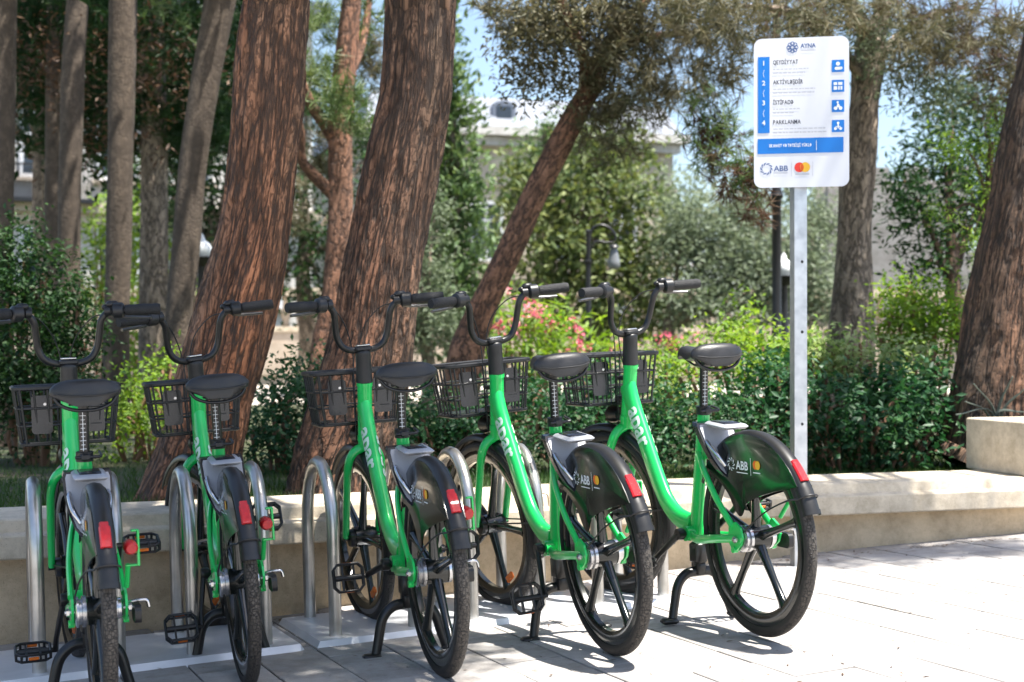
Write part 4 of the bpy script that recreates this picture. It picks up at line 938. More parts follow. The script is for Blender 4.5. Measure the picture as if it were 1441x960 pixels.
tG, _, _ = px_tree('pine_tree', 'slim red-brown pine trunk seen between the two thick pines', [(-80, 500, 24), (0, 494, 27), (60, 488, 30), (120, 483, 32), (200, 479, 33), (300, 478, 34), (400, 473, 36), (450, 466, 38), (490, 460, 42)], 11.0, 'bark_red', 24, 8, .008, rough=.14,
    limbs=[([(470, 195, 20, 0), (440, 150, 15, -.2), (425, 118, 13, -.3), (400, 60, 10, -.5)], 0), ([(468, 272, 20, 0), (440, 245, 16, -.1), (424, 222, 14, -.2), (422, 180, 12, -.3), (405, 130, 9, -.4)], 0), ([(485, 120, 18, 0), (510, 60, 12, .2), (520, 0, 9, .4)], 0)])
for (nm, lab, rows, d, mt) in [
    ('slim pine trunk at the dark shrub, beyond the fifth bicycle from the sign post', None, [(-40, 6, 34), (100, 5, 33), (300, 2, 33), (470, 0, 34)], 10.0, 'bark_smooth'),
    ('thin shaded trunk close beside a sunlit slim trunk', None, [(-40, 76, 20), (100, 75, 20), (340, 72, 21)], 13.0, 'bark_smooth'),
    ('slim pale trunk with a sunlit foot before the white building', None, [(-40, 112, 28), (0, 109, 30), (100, 103, 34), (240, 99, 31), (370, 97, 31)], 12.0, 'bark_smooth'),
    ('straight dark slim trunk among bright green shrubs', None, [(-40, 173, 38), (100, 172, 38), (300, 168, 35), (470, 164, 36)], 11.0, 'bark_smooth'),
    ('slim grey trunk leaning beside the thick red-barked pine', None, [(-40, 315, 46), (0, 309, 46), (100, 292, 42), (240, 270, 40), (350, 262, 39), (470, 250, 38)], 10.5, 'bark_smooth')]:
    px_tree('pine_tree', nm, rows, d, mt, 24, 8, .006, rough=.07)
def simple_tree(label, px, d, top_y, w_px, blobs, leaf, L, W, cover, bark_='bark_grey', name='tree', pine=False, lean=0, group=None, **kw):
    """tree with a short trunk under a crown of leaf sprays; the crown is given as blobs"""
    b0 = root_pt(px, d); tp = at(px + lean, top_y, d); t = tree(name, label, 'tree', b0 + [0, 0, .03], group)
    trunk_mesh('trunk', [b0, (b0 * 2 + tp) / 3 + [.03, 0, 0], (b0 + tp * 2) / 3 + [-.04, 0, 0], tp], [w_px / F * d * q for q in (1.25, 1, .85, .5)], bark_, t, 16, 6, .08)
    c0 = tp - UPZ * .25 * (tp[2] - b0[2])
    for bl in blobs[:10]: trunk_mesh('limb', [c0, (c0 + bl[0]) / 2 + [0, 0, .1], bl[0]], [w_px / F * d * .45, w_px / F * d * .3, w_px / F * d * .12], bark_, t, 8, 4, .05)
    (tufts if pine else foliage)('crown', blobs, leaf, t, L, W, cover, **kw); return t
B = blob
# crowns of the near pines and the slanting pine
tufts('needles', [B(435, 110, 11, 55, 50), B(470, 140, 10.7, 45, 38), B(420, 30, 11.3, 60, 50), B(505, 175, 10.6, 32, 30), B(500, 40, 11.4, 50, 50)], 'needle_green', tG, .15, .008, 2.6)
tufts('needles_shaded', [B(455, 230, 11.6, 50, 45), B(400, 290, 12, 40, 50), B(520, 90, 11.8, 40, 80)], 'needle_dull', tG, .14, .008, 2.2)  # duller needle colour puts the shade into these sprays
foliage('crown', [B(745, 60, 9.6, 60, 55), B(790, 30, 9.5, 80, 60), B(735, 115, 9.7, 35, 30), B(850, 20, 9.8, 80, 60), B(785, 110, 9.8, 50, 40), B(850, 140, 9.9, 40, 40)], 'needle_dull', tH, .055, .018, 2.6, sig=.07, per=12, up=.1)
tufts('needles', [B(760, 20, 9.8, 80, 60), B(870, 60, 10, 90, 60), B(960, 40, 10, 100, 55), B(1030, 30, 9.4, 90, 50), B(860, 195, 9.9, 55, 40), B(1010, 110, 9.5, 60, 55), B(940, 130, 10.2, 70, 40), B(880, 150, 9.8, 60, 40)], 'needle_dull', tH, .13, .008, 2.6, droop=.7)
tufts('needles_high', [B(960, 20, 9.6, 130, 50), B(1120, 30, 9.8, 110, 40), B(900, 100, 9.7, 80, 50), B(700, 20, 9.8, 40, 40), B(1200, 10, 10.2, 90, 40)], 'needle_dull', tH, .14, .008, 2.4, droop=.5)
tufts('hanging_needles', [B(1000, 190, 9.4, 40, 60), B(1030, 250, 9.3, 40, 45), B(1060, 295, 9.2, 34, 24), B(1075, 240, 9.2, 36, 45)], 'needle_brown', tH, .12, .008, 2.6, droop=1.0)
tufts('hanging_tips', [B(1010, 200, 9.3, 50, 50), B(1045, 240, 9.1, 40, 40), B(990, 150, 9.4, 40, 40)], 'needle_green', tH, .12, .008, 1.3, droop=.3)
foliage('crown', [B(1160, 30, 10.6, 90, 50), B(1290, 110, 10.6, 60, 50), B(1250, 60, 10.7, 70, 50), B(1340, 130, 10.8, 60, 40)], 'leaf_olive', tI, .07, .018, 2.0, sig=.09)
tufts('dry_twigs', [B(1370, 50, 10.2, 90, 60), B(1420, 110, 10.2, 60, 60), B(1300, 20, 10.4, 80, 40), B(1120, 20, 10.2, 80, 40)], 'needle_brown', tI, .15, .007, 1.6, droop=.8)
tufts('needles', [B(1330, 40, 9.9, 100, 50), B(1415, 60, 9.8, 70, 60), B(1290, 70, 10, 70, 40), B(1440, 140, 10, 60, 60)], 'needle_dull', tI, .14, .008, 2.0, droop=.5)
# dark canopy over the slim trunks; shade put into its dark leaf colour
dark = tree('pine_tree', 'dense dark shaded pine crown above the slim trunks', 'tree', root_pt(210, 14) + [0, 0, .03])
trunk_mesh('trunk', [root_pt(215, 14), at(217, 250, 14), at(214, 0, 14), at(212, -260, 14)], [.30, .26, .22, .12], 'bark_grey', dark, 16, 6)
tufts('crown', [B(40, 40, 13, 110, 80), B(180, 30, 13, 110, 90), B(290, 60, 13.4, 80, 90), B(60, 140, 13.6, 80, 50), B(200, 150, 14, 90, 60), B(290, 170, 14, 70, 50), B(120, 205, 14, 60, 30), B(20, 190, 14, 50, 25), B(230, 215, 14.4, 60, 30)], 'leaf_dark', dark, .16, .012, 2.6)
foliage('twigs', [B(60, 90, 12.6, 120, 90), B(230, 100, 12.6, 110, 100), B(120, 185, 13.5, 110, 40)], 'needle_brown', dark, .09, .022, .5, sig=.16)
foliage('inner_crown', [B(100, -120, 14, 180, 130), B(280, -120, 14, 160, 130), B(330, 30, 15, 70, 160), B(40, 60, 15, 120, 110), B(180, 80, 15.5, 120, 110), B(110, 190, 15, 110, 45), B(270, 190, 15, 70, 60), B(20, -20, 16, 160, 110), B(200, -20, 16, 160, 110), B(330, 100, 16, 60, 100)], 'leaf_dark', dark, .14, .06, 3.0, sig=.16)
foliage('front_crown', [B(150, -260, 9.5, 330, 150, 1.5), B(330, -200, 9, 200, 110, 1.4), B(20, -150, 9.5, 160, 80, 1.2)], 'leaf_dark', dark, .18, .08, 1.8, sig=.18)  # out-of-view foliage put in front to shade the slim trunks
foliage('upper_crown', [B(0, -330, 12, 300, 200, 2.0), B(250, -420, 13, 300, 200, 2.0), B(-250, -200, 13, 250, 260, 2.0), B(120, -250, 16, 320, 200, 1.6), B(330, -250, 15, 200, 150, 1.5)], 'leaf_dark', dark, .22, .10, 1.9, sig=.22)  # unseen foliage, added to keep sun and sky off the trunks
tufts('lit_tips', [B(265, 40, 12.2, 25, 22), B(210, 12, 12.2, 40, 14)], 'needle_green', dark, .14, .007, 1.0)['kind'] = 'stuff'  # greener needle colour stands in for sun on the tips
# overhead crowns out of view, placed to shade the left of the row
topE = pE[0]; topF = pF[0]; topJ = pJ[0]
foliage('high_crown', [B(880, -160, 10, 230, 110, .9)], 'needle_dull', tH, .16, .05, 1.6, sig=.16)
foliage('high_crown', [B(1360, -90, 10.6, 130, 80, .7)], 'leaf_olive', tI, .16, .05, 1.4, sig=.16)
overhead(tF, (1.70, 3.32, 4.9), (1.15, 1.15, .6), 1500, limb_from=(topF[0] - .2, topF[1], 4.6), bmat='bark_dark')
overhead(tE, (.65, 3.55, 4.7), (1.3, 1.3, .6), 1700, limb_from=(topE[0] - .3, topE[1], 4.4))
overhead(tE, (.8, 4.9, 5.2), (1.3, 1.3, .7), 1500, limb_from=(topE[0] - .3, topE[1], 4.6))
overhead(tF, (2.6, 5.9, 6.4), (1.5, 1.3, .9), 1500, limb_from=topF, bmat='bark_dark')
overhead(tJ, (5.25, 3.75, 5.5), (.85, .30, .25), 260, limb_from=(topJ[0] - .3, topJ[1], 5.0), bmat='bark_dark')  # out of view, shaped to drop shade on the paving by the wall
overhead(tJ, (topJ[0] + 3.0, topJ[1] - .2, 6.4), (1.4, 1.2, .8), 700, limb_from=topJ, bmat='bark_dark')

# ---- trees in the park behind
cyp = tree('cypress_tree', 'tall narrow cypress beside the thick grey-brown pine', 'tree', root_pt(640, 17) + [0, 0, .03])
trunk_mesh('trunk', [root_pt(640, 17), at(640, 300, 17), at(632, 80, 17)], [.22, .16, .05], 'bark_grey', cyp, 14, 5)
foliage('crown', [B(625, 60, 17, 26, 80), B(630, 160, 17, 38, 80), B(640, 270, 17, 50, 80), B(645, 380, 17, 56, 80), B(645, 460, 17, 58, 60), B(612, 300, 17, 40, 160)], 'leaf_cypress', cyp, .12, .05, 4.5, sig=.10, up=1.3, out=.6, rnd=.5, flat=.15)
simple_tree('pale grey-green bushy tree standing before the cypress', 600, 14, 380, 20, [B(605, 380, 14, 40, 80), B(625, 450, 13.8, 42, 60), B(590, 450, 14, 40, 70), B(612, 300, 14.2, 26, 50)], 'leaf_olive', .07, .022, 2.2)
simple_tree('large loose juniper with yellow-green tips behind the curled lamp', 840, 19, 250, 34,
    [B(840, 240, 19, 60, 60), B(790, 290, 19, 60, 55), B(880, 290, 19, 60, 60), B(760, 350, 18.8, 50, 50), B(830, 360, 18.6, 70, 60), B(900, 370, 19, 55, 60), B(770, 420, 18.8, 60, 50), B(850, 440, 18.6, 70, 50), B(910, 440, 19, 50, 50), B(735, 255, 19, 36, 30), B(720, 300, 19, 30, 26), B(870, 210, 19.4, 45, 50)], 'leaf_juniper', .13, .06, 3.6, name='juniper_tree', sig=.16, per=18, up=.9, rnd=.7, flat=.35)
simple_tree('blue-green cedar with layered branches left of the juniper', 770, 22, 180, 30, [B(770, 205, 22, 40, 24), B(740, 235, 22, 36, 20), B(800, 190, 22, 40, 22), B(725, 285, 22, 34, 22), B(760, 300, 22, 44, 34), B(790, 250, 22, 46, 36), B(715, 340, 22, 24, 18)], 'leaf_cypress', .13, .05, 3.4, name='cedar_tree', sig=.15, up=.2)
simple_tree('wide grey-green olive tree beyond the lamp posts', 945, 18, 420, 22, [B(960, 330, 18, 50, 60), B(1010, 350, 18, 60, 70), B(1060, 380, 18, 60, 60), B(1120, 370, 18, 60, 80), B(985, 420, 17.6, 60, 40), B(1070, 430, 17.8, 60, 35), B(1150, 430, 18, 50, 50), B(1040, 300, 18.4, 70, 40), B(1155, 310, 18.4, 30, 50)], 'leaf_olive', .11, .03, 3.6, name='olive_tree', sig=.13)
simple_tree('dark round tree with bent trunk before the old stone tower', 1368, 12, 330, 26, [B(1290, 300, 12, 55, 60), B(1330, 230, 12.4, 60, 60), B(1300, 370, 12, 50, 40), B(1360, 310, 12.2, 60, 70), B(1270, 250, 12.5, 36, 50), B(1400, 250, 12.4, 50, 80), B(1340, 150, 12.8, 60, 40)], 'leaf_dark', .08, .03, 2.0, 'bark_dark', sig=.10, lean=-30)
simple_tree('fresh green fir boughs beside the broad flaking pine', 1395, 9.5, 200, 16, [B(1360, 210, 9.4, 50, 30), B(1390, 270, 9.3, 50, 30), B(1330, 305, 9.3, 40, 16), B(1370, 330, 9.3, 45, 22), B(1410, 180, 9.4, 40, 36)], 'leaf_bright', .05, .009, .9, 'bark_dark', name='fir_tree', sig=.05, per=24, up=.0)
far_lab = ['dense dark evergreen behind the slim trunks', 'deep green tree filling the gap left of the thick red pine', 'deep green rounded tree between the two thick pines', 'hazy green tree far beyond the sign', 'tall green tree behind the dark round tree', 'dull green tree at the end of the park beyond the broad pine', 'dark tall tree behind the dense pine crown']
far = [(300, 20, [B(240, 240, 20, 60, 60), B(300, 280, 20, 60, 60), B(250, 330, 20, 50, 50), B(310, 350, 20, 40, 60), B(330, 200, 20, 50, 60)], 'leaf_dark'),
       (225, 24, [B(190, 250, 24, 50, 60), B(220, 300, 24, 50, 50), B(270, 190, 24, 60, 60)], 'leaf_dark'),
       (430, 20, [B(430, 330, 20, 50, 60), B(400, 390, 20, 45, 50), B(450, 400, 20, 45, 50), B(520, 330, 20, 50, 90), B(420, 250, 20, 50, 60), B(530, 200, 21, 60, 80), B(430, 150, 21, 50, 60)], 'leaf_dark'),
       (1140, 30, [B(1140, 400, 30, 60, 50), B(1060, 330, 30, 70, 60), B(960, 290, 30, 60, 60), B(1100, 250, 30, 60, 50)], 'leaf_olive'),
       (1400, 19, [B(1390, 150, 19, 60, 80), B(1330, 190, 19, 50, 60), B(1420, 270, 19, 60, 80), B(1440, 380, 19, 60, 60)], 'leaf_dark'),
       (1500, 26, [B(1500, 330, 26, 90, 130), B(1430, 400, 26, 60, 60), B(1560, 420, 26, 90, 80)], 'leaf_olive'),
       (60, 18, [B(0, 20, 18, 110, 90), B(110, 40, 18, 110, 100), B(-80, 60, 18, 100, 150), B(210, 60, 18, 90, 110), B(60, 130, 18, 90, 50), B(180, 140, 18.5, 110, 60), B(300, 110, 19, 80, 120)], 'leaf_dark')]
for lab, (px, d, bl, lf) in zip(far_lab, far): simple_tree(lab, px, d, 300 if d > 18 else 120, 24, bl, lf, .10 * d / 18, .05 * d / 18, 2.0, sig=.13 * d / 18, group='trees further back in the park')

# ---- shrubs
def shrub(label, bls, mat, L, W, cover, name='shrub', px=None, cat='shrub', **kw):
    c = bls[0][0]; t = empty(name, (c[0], c[1], LAWN)); tag(t, label, cat)
    foliage('foliage', bls, mat, t, L, W, cover, **kw)
    b = MB(); k = 0
    for bl in bls:
        for q in range(4):
            e = bl[0] + RT * bl[1] * rng.uniform(-.5, .5) + UPZ * bl[3] * rng.uniform(-.2, .5); g = np.array([c[0] * .4 + e[0] * .6, c[1] * .4 + e[1] * .6, LAWN - .02])
            b.tube(cr([tuple(g), tuple((g + e) / 2 + rng.normal(size=3) * .04), tuple(e)], 3), [.012] * 7, 5)
    o = b.build('stems', 'bark_dark', t, smooth=60); o['kind'] = 'stuff'; o.matrix_parent_inverse = Matrix.Translation(-t.location)
    return t
shrub('big dark evergreen shrub beside the fifth bicycle from the sign post', [B(40, 420, 8.6, 85, 100), B(100, 480, 8.4, 60, 90), B(20, 540, 8.3, 90, 100), B(90, 570, 8.2, 60, 70), B(20, 360, 8.8, 50, 60), B(-60, 480, 8.6, 80, 140)], 'leaf_dark', .045, .022, 2.6, sig=.05)
shrub('dark glossy hedge shrub behind the sign post', [B(1190, 600, 7.9, 75, 70, .45), B(1265, 590, 7.9, 70, 85, .45), B(1310, 590, 8.1, 50, 80, .4), B(1230, 560, 8.2, 80, 36, .45)], 'leaf_hedge', .055, .030, 3.4, sig=.05, up=.3)
shrub("green hedge shrub between the sign post and the first bicycle's saddle", [B(1070, 585, 7.9, 75, 80, .45), B(1110, 540, 8.0, 60, 50, .4), B(1000, 600, 7.8, 60, 70, .4)], 'leaf_hedge', .052, .028, 3.2, sig=.05, up=.3)
shrub('bright sunlit hedge top behind the first bicycle from the sign post', [B(1085, 498, 8.5, 75, 44), B(1020, 500, 8.6, 55, 44), B(1130, 500, 8.6, 50, 38), B(1040, 465, 9.2, 40, 45), B(960, 525, 8.5, 45, 38)], 'leaf_bright', .05, .026, 2.4, sig=.06)  # sun on the hedge top also put into a paler leaf colour
shrub('pale variegated shrub between the sign and the olive trunk', [B(1200, 500, 8.4, 60, 34), B(1165, 492, 8.5, 40, 30), B(1235, 515, 8.3, 36, 30), B(1130, 500, 8.5, 36, 24), B(1300, 508, 8.4, 45, 26)], 'leaf_variegated', .045, .024, 2.2, sig=.06)
shrub('rounded bright green bush right of the gnarled trunk', [B(1290, 450, 9.6, 65, 55), B(1270, 410, 9.8, 36, 30), B(1330, 450, 9.6, 36, 50), B(1250, 470, 9.6, 36, 46), B(1300, 500, 9.6, 60, 40)], 'leaf_bright', .05, .026, 2.4, sig=.06)
shrub('leafy hedge shrub behind the basket of the second bicycle from the sign post', [B(860, 590, 7.8, 75, 70, .4), B(790, 600, 7.8, 60, 60, .4), B(930, 590, 7.7, 50, 70, .4), B(840, 545, 8.1, 70, 40, .4)], 'leaf_hedge', .048, .024, 3.0, sig=.05)
shrub('sun-dappled shrub between the second and third bicycle from the sign post', [B(650, 590, 8.0, 60, 60, .4), B(700, 610, 7.8, 50, 60, .4), B(610, 620, 7.9, 50, 60, .4), B(740, 560, 8.2, 50, 40, .4), B(580, 600, 7.7, 40, 70, .3)], 'leaf_hedge', .044, .022, 2.8, sig=.05)
shrub('dark leafy shrub between the two thick pines', [B(400, 570, 8.0, 55, 60, .4), B(440, 540, 8.2, 50, 50, .4), B(370, 620, 7.9, 50, 50, .4), B(430, 620, 7.8, 50, 50, .3)], 'leaf_hedge', .044, .022, 2.6, sig=.05)
shrub('small bright shrub left of the thick red-barked pine', [B(200, 560, 8.8, 50, 50), B(240, 590, 8.6, 40, 50), B(170, 600, 8.6, 50, 40), B(230, 520, 9.2, 40, 40)], 'leaf_bright', .045, .022, 1.9, sig=.06)
shrub('light green lawn-side bush far behind the straight dark slim trunk', [B(140, 340, 19, 40, 40), B(190, 370, 19, 45, 40), B(220, 350, 19.5, 36, 40), B(130, 400, 18.6, 50, 40), B(210, 420, 18.4, 50, 40), B(170, 300, 20, 40, 30)], 'leaf_bright', .10, .05, 2.2, sig=.12)
shrub('pale yellow-green shrub far behind the slim leaning trunk', [B(205, 450, 16, 40, 40), B(290, 400, 17, 30, 40), B(190, 500, 15, 45, 40)], 'leaf_bright', .09, .045, 1.8, sig=.11)
ol = shrub('loose oleander bush with pink flowers behind the second bicycle', [B(740, 460, 12, 60, 46), B(790, 470, 12, 50, 40), B(700, 480, 12, 40, 44), B(760, 510, 11.8, 70, 40), B(830, 500, 12, 40, 36)], 'leaf_bright', .12, .026, 1.9, name='oleander', sig=.10, up=.8)
foliage('flowers', [B(735, 415, 11.8, 30, 16), B(790, 470, 11.6, 45, 26), B(725, 450, 11.7, 30, 20), B(760, 440, 11.6, 24, 16), B(815, 480, 11.7, 30, 20), B(700, 460, 11.8, 16, 16)], 'petal_pink', ol, .036, .032, .26, sig=.03, per=16)['kind'] = 'stuff'
fl = shrub('low bed of red flowers before the far garden wall', [B(940, 490, 14, 50, 14), B(890, 500, 14, 50, 14)], 'leaf_bright', .08, .03, 1.6, name='flower_bed', sig=.07, cat='flowers')
foliage('flowers', [B(940, 482, 13.9, 50, 9), B(890, 490, 13.9, 40, 9)], 'petal_pink', fl, .04, .036, .9, sig=.03)['kind'] = 'stuff'
shrub('feathery light shrub behind the first bicycle basket', [B(900, 540, 9.2, 40, 36), B(960, 550, 9.0, 45, 40), B(930, 520, 9.4, 36, 30)], 'leaf_variegated', .05, .022, 1.8, sig=.07)
# strap leaves of a dry agave at the broad pine's foot
ag = empty('agave', tuple(root_pt(1400, 7.5) + [0, 0, .03])); tag(ag, 'dry grey strap leaves of an agave at the foot of the broad pine', 'plant')
for (x1, y1, x2, y2) in [(1395, 588, 1345, 584), (1400, 590, 1370, 540), (1405, 585, 1425, 530), (1410, 590, 1441, 548), (1400, 592, 1441, 580), (1390, 592, 1358, 565)]:
    b = MB(); p0 = root_pt(1400, 7.5) + [0, 0, .08]; p1 = at(x1, y1, 7.5); p2 = at(x2, y2, 7.42); pts = cr([tuple(p0), tuple(p1 + UPZ * .03), tuple(p2)], 5)
    b.tube(pts, 0, 6, ell=[(.004, .016 * (1 - i / 11) + .002) for i in range(11)]); o = b.build('leaf', 'agave_leaf', ag, smooth=60); o.matrix_parent_inverse = Matrix.Translation(-ag.location)
# dry needles and leaf bits blown against the wall and across the paving
n = 900; lx = rng.uniform(-.5, 5.2, n); ly = np.where(rng.uniform(0, 1, n) < .6, 5.40 - rng.exponential(.10, n), rng.uniform(3.2, 5.35, n)); ly = np.minimum(ly, 5.36 - .12 * np.maximum(0, lx - 3.6))
lz = 0.04 * (lx - 2.61) - 0.022 * (ly - 4.0) + .0085
li = leaf_mesh('leaf_litter', np.stack([lx, ly, lz], 1), rng.normal(size=(n, 3)) * [1, 1, .03], .028, .007, rng.uniform(0, 1, n), 'needle_brown', None, .05, 6.0)
tag(li, 'dry needles and leaf bits scattered on the paving', 'leaf litter', kind='stuff')
# grass on the raised lawn
n = 42000; gx = rng.uniform(-1.8, 7.5, n); gy = 5.88 + rng.exponential(1.1, n); keep = gy < 11; gx, gy = gx[keep], gy[keep]; n = len(gx)
P = np.stack([gx, gy, np.full(n, LAWN - .003)], 1); gr = needle_mesh('grass', P, rng.normal(size=(n, 3)) * .35 + UPZ, .055, .006, rng.uniform(0, 1, n), 'grass_blade', None)
tag(gr, 'short shaded grass on the raised bed behind the wall', 'grass', kind='stuff')

#==FAR==
# ------------------------------------------------------------------ buildings and lamps in the distance
def facade(name, label, px, d, yaw, w_m, h_m, mat): 
    b0 = at(px, HOR, d); r = empty(name, (b0[0], b0[1], LAWN)); r.rotation_euler = (0, 0, yaw); tag(r, label, 'building'); return r
def window(parent, x, z, w_, h_, arched=False):
    b = MB()
    for (xx, zz, ww, hh) in ((x - w_ / 2 - .06, z, .12, h_ + .24), (x + w_ / 2 + .06, z, .12, h_ + .24), (x, z - h_ / 2 - .06, w_, .12), (x, z + h_ / 2 + .06, w_, .12), (x, z, .07, h_), (x, z + h_ * .2, w_, .06)): b.box((xx, -.04, zz), (ww, .12, hh))
    f = b.build('window', 'window_frame', parent, smooth=0)
    b = MB(); b.box((x, -.005, z), (w_, .02, h_)); b.build('pane', 'window_glass', f, smooth=0)
    b = MB(); b.box((x, -.10, z - h_ / 2 - .17), (w_ + .5, .25, .10)); b.build('sill', 'far_stone', f, smooth=0)
# white apartment house on the left
h1 = facade('white_house', 'white plastered house with balcony seen past the slim trunks', 40, 42, RAD(-3), 16, 11, 'plaster_white')
b = MB(); b.box((0, 5, 5.5), (17, 10, 11.2)); b.build('wall', 'plaster_white', h1, smooth=0)
for z in (4.85, 8.6):
    b = MB(); b.box((0, -.2, z), (17.4, .5, .28)); b.box((0, -.1, z - .3), (17.1, .25, .30)); b.build('cornice', 'plaster_beige', h1, smooth=0)
for i in range(-3, 4):
    for z in (6.7, 3.1): window(h1, i * 2.2 + .35, z, 1.0, 1.7 if z > 5 else 2.1)
b = MB()
for i in range(40): b.box((-1.8 + i * .09, -.75, 5.55), (.03, .03, 1.0))
b.box((0, -.4, 5.02), (4.0, .8, .12)); b.box((0, -.75, 6.05), (3.9, .06, .06)); b.build('balcony', 'lamp_black', h1, smooth=0)
b = MB(); b.prism([(-9, 0), (9, 0), (9, .4), (-9, .4)], lambda p, k: (p[0], -.5 + 11 * k, 11.15 + p[1])); b.build('roof', 'roof_metal', h1, smooth=0)
# beige palace with a mansard roof
h2 = facade('beige_palace', 'large beige stone building with grey mansard roof and dormer', 760, 58, RAD(-6), 40, 10, 'plaster_beige')
b = MB(); b.box((-.6, 7, 4.9), (13, 14, 9.3)); b.build('wall', 'plaster_beige', h2, smooth=0)
b = MB(); b.box((-.6, -.25, 9.40), (14, .9, .34)); b.box((-.6, -.1, 9.02), (13.4, .5, .34)); b.build('cornice', 'plaster_white', h2, smooth=0)
b = MB(); b.box((-.6, -.05, 7.35), (13.2, .3, .22)); b.box((-.6, -.05, 3.6), (13.2, .3, .22)); b.build('string_course', 'far_stone', h2, smooth=0)
b = MB(); b.prism([(-7.4, -.4), (6.2, -.4), (6.2, 14.4), (-7.4, 14.4)], lambda p, k: (p[0] - (p[0] + .6) * .08 * k, p[1] + (7 - p[1]) * .14 * k, 9.58 + 1.35 * k)); rf = b.build('roof', 'roof_metal', h2, smooth=0)
for xx in (-1.55, 2.6):
    b = MB(); b.prism([(-.50, 0), (.50, 0), (.50, .62), (.35, .80), (0, .90), (-.35, .80), (-.50, .62)], lambda p, k: (xx + p[0], -.05 + 1.2 * k, 9.85 + p[1])); b.build('dormer', 'roof_metal', rf, smooth=0)
    b = MB(); b.box((xx, -.07, 10.2), (.62, .05, .58)); b.build('dormer_pane', 'window_glass', rf, smooth=0)
for i in range(5):
    for z in (5.4, 1.9): window(h2, -5.2 + i * 2.9, z, 1.2, 2.2)
# old stone tower
h3 = facade('stone_tower', 'old grey stone tower with battlements behind the dark round tree', 1262, 48, RAD(-30), 6, 7, 'fort_stone')
b = MB(); b.box((0, 2, 3.05), (4.6, 4.6, 6.1)); b.box((6, 3, 2.0), (9, 1.2, 4.2)); b.build('wall', 'fort_stone', h3, smooth=0)
for i in range(4):
    for (xx, yy) in ((-1.95 + i * 1.3, .0), (-1.95 + i * 1.3, 4.0)):
        b = MB(); b.box((xx, yy, 6.42), (.75, .5, .72)); b.build('merlon', 'fort_stone', h3, smooth=0)
# garden wall with balusters at the back of the park
gw = empty('garden_wall', tuple(root_pt(560, 27))); gw.rotation_euler = (0, 0, RAD(-20)); tag(gw, 'sunlit beige balustrade wall at the back of the park', 'wall')
b = MB(); b.box((0, 0, .50), (36, .5, 1.05)); b.build('plinth', 'far_stone', gw, smooth=0)
b = MB(); b.box((0, 0, 1.78), (36.2, .46, .14)); b.box((0, 0, 1.08), (36.1, .56, .10)); b.build('rail', 'coping_stone', gw, smooth=0)
bal = MB(); bal.lathe([(0, .05), (.05, .09), (.10, .06), (.22, .10), (.36, .06), (.50, .055), (.55, .09), (.60, .05)], (0, 0, 0), 'Z', seg=8)
bo0 = bal.build('baluster', 'far_stone', gw, smooth=50); bo0.location = (-14.9, 0, 1.12)
for i in range(1, 110):
    o = bo0.copy(); COL.objects.link(o); o.parent = gw; o.location = (-14.9 + i * .272, 0, 1.12)
for i in range(13):
    b = MB(); b.box((-17.4 + i * 2.9, 0, 1.44), (.5, .52, .66)); b.box((-17.4 + i * 2.9, -.27, .52), (1.6, .05, .6)); b.build('pier', 'far_stone', gw, smooth=0)
pth = sheet('path', -30, 40, 17.0, 26.0, lambda x, y: LAWN + .006, 'path_gravel')
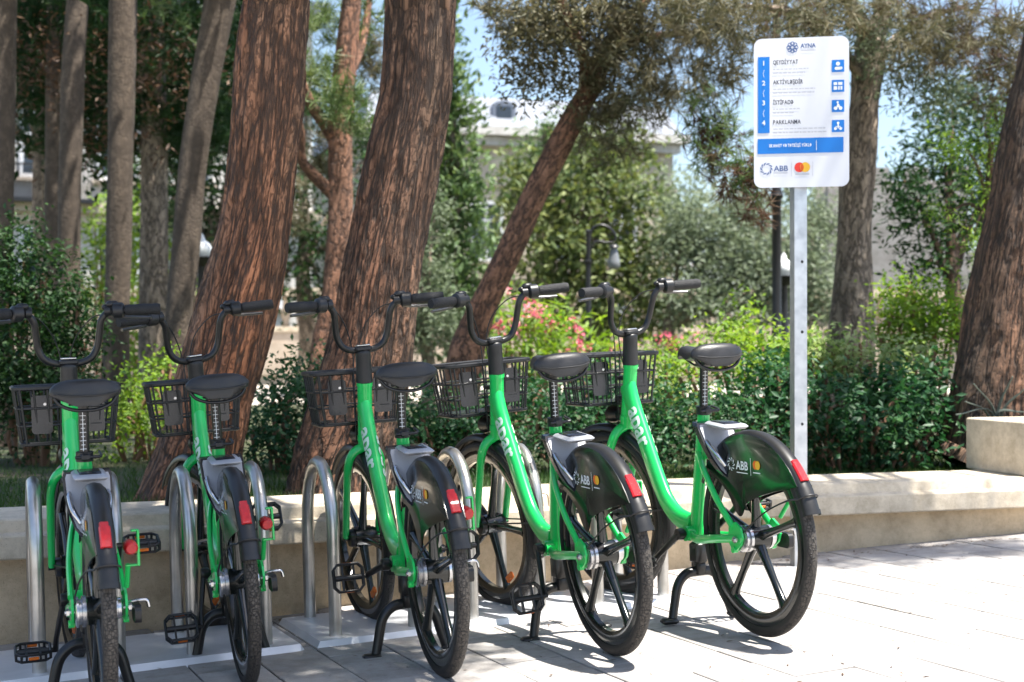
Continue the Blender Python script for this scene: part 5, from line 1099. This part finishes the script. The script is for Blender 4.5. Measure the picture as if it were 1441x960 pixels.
# lamps
def lamp_post(label, px, d, ztop, w_=.05, name='street_lamp'):
    g = root_pt(px, d); r = empty(name, (g[0], g[1], LAWN)); tag(r, label, 'lamp'); b = MB()
    b.lathe([(-.03, .0), (-.03, .13), (.10, .13), (.14, .09), (.45, .075), (.50, .09), (.56, w_), (ztop * .5, w_), (ztop * .5 + .04, w_ * 1.5), (ztop * .5 + .1, w_), (ztop - .05, w_ * .8), (ztop, w_ * 1.1), (ztop + .02, 0)], (0, 0, 0), 'Z', seg=14); b.build('post', 'lamp_black', r, smooth=40)
    return r
def zpx(y, d): return CAMZ + (HOR - y) / F * d - LAWN
l1 = lamp_post('black lamp post with curled bracket and hanging clear lantern', 828, 15, zpx(325, 15), .030)
yw = -YAW; l1.rotation_euler = (0, 0, yw); z0 = zpx(330, 15)
b = MB()
b.tube(cr([(0.0140, 0, z0 - 0.0700), (0.0350, 0, z0 + 0.0420), (0.0840, 0, z0 + 0.0910), (0.1540, 0, z0 + 0.0980), (0.2310, 0, z0 + 0.0630), (0.2870, 0, z0 - 0.0140), (0.2800, 0, z0 - 0.0700)], 5), .014, 8)
b.tube(cr([(0.0210, 0, z0 - 0.1680), (0.0490, 0, z0 - 0.0980), (0.1120, 0, z0 - 0.0700), (0.1820, 0, z0 - 0.0840), (0.2660, 0, z0 - 0.0840)], 5), .010, 8); b.lathe([(z0 - 0.3150, .0), (z0 - 0.3080, .04), (z0 - 0.2800, .045), (z0 - 0.2590, 0)], (0, 0, 0), 'Z', seg=10); b.build('bracket', 'lamp_black', l1, smooth=60)
b = MB(); b.lathe([(-0.0980, 0.0000), (-0.1050, 0.0310), (-0.1260, 0.0558), (-0.1400, 0.0620)], (0.2695, 0, z0), 'Z', seg=14); lh = b.build('lantern_hood', 'lamp_black', l1, smooth=50)
b = MB(); b.lathe([(-0.1400, 0.0372), (-0.2100, 0.0465), (-0.2800, 0.0651), (-0.3360, 0.0682), (-0.3640, 0.0496), (-0.3710, 0.0000)], (0.2695, 0, z0), 'Z', seg=16); b.build('lantern_glass', 'lantern_glass', lh, smooth=60)
lamp_post('plain black lamp post close behind the galvanised sign post', 1093, 13.5, 4.2, .045)
def globe(label, px, d, y, r_):
    zt = zpx(y, d) - r_; g = lamp_post(label, px, d, zt, .05); b = MB()
    b.lathe([(zt - .06, .05), (zt, .11), (zt + .03, .12), (zt + .03, 0)], (0, 0, 0), 'Z', seg=14); b.build('cup', 'lamp_black', g, smooth=40)
    b = MB(); b.lathe([(zt + .03, .10)] + [(zt + r_ + r_ * math.sin(t), r_ * math.cos(t)) for t in np.linspace(-1.2, 1.2, 9)] + [(zt + 2 * r_ + .04, .02), (zt + 2 * r_ + .07, 0)], (0, 0, 0), 'Z', seg=18); b.build('globe', 'lamp_glass', g, smooth=60)
globe('white globe lamp on a short black post beyond the hedge', 1103, 14, 379, .10)
globe('white globe lamp half hidden by the thick red-barked pine', 284, 14, 352, .10)
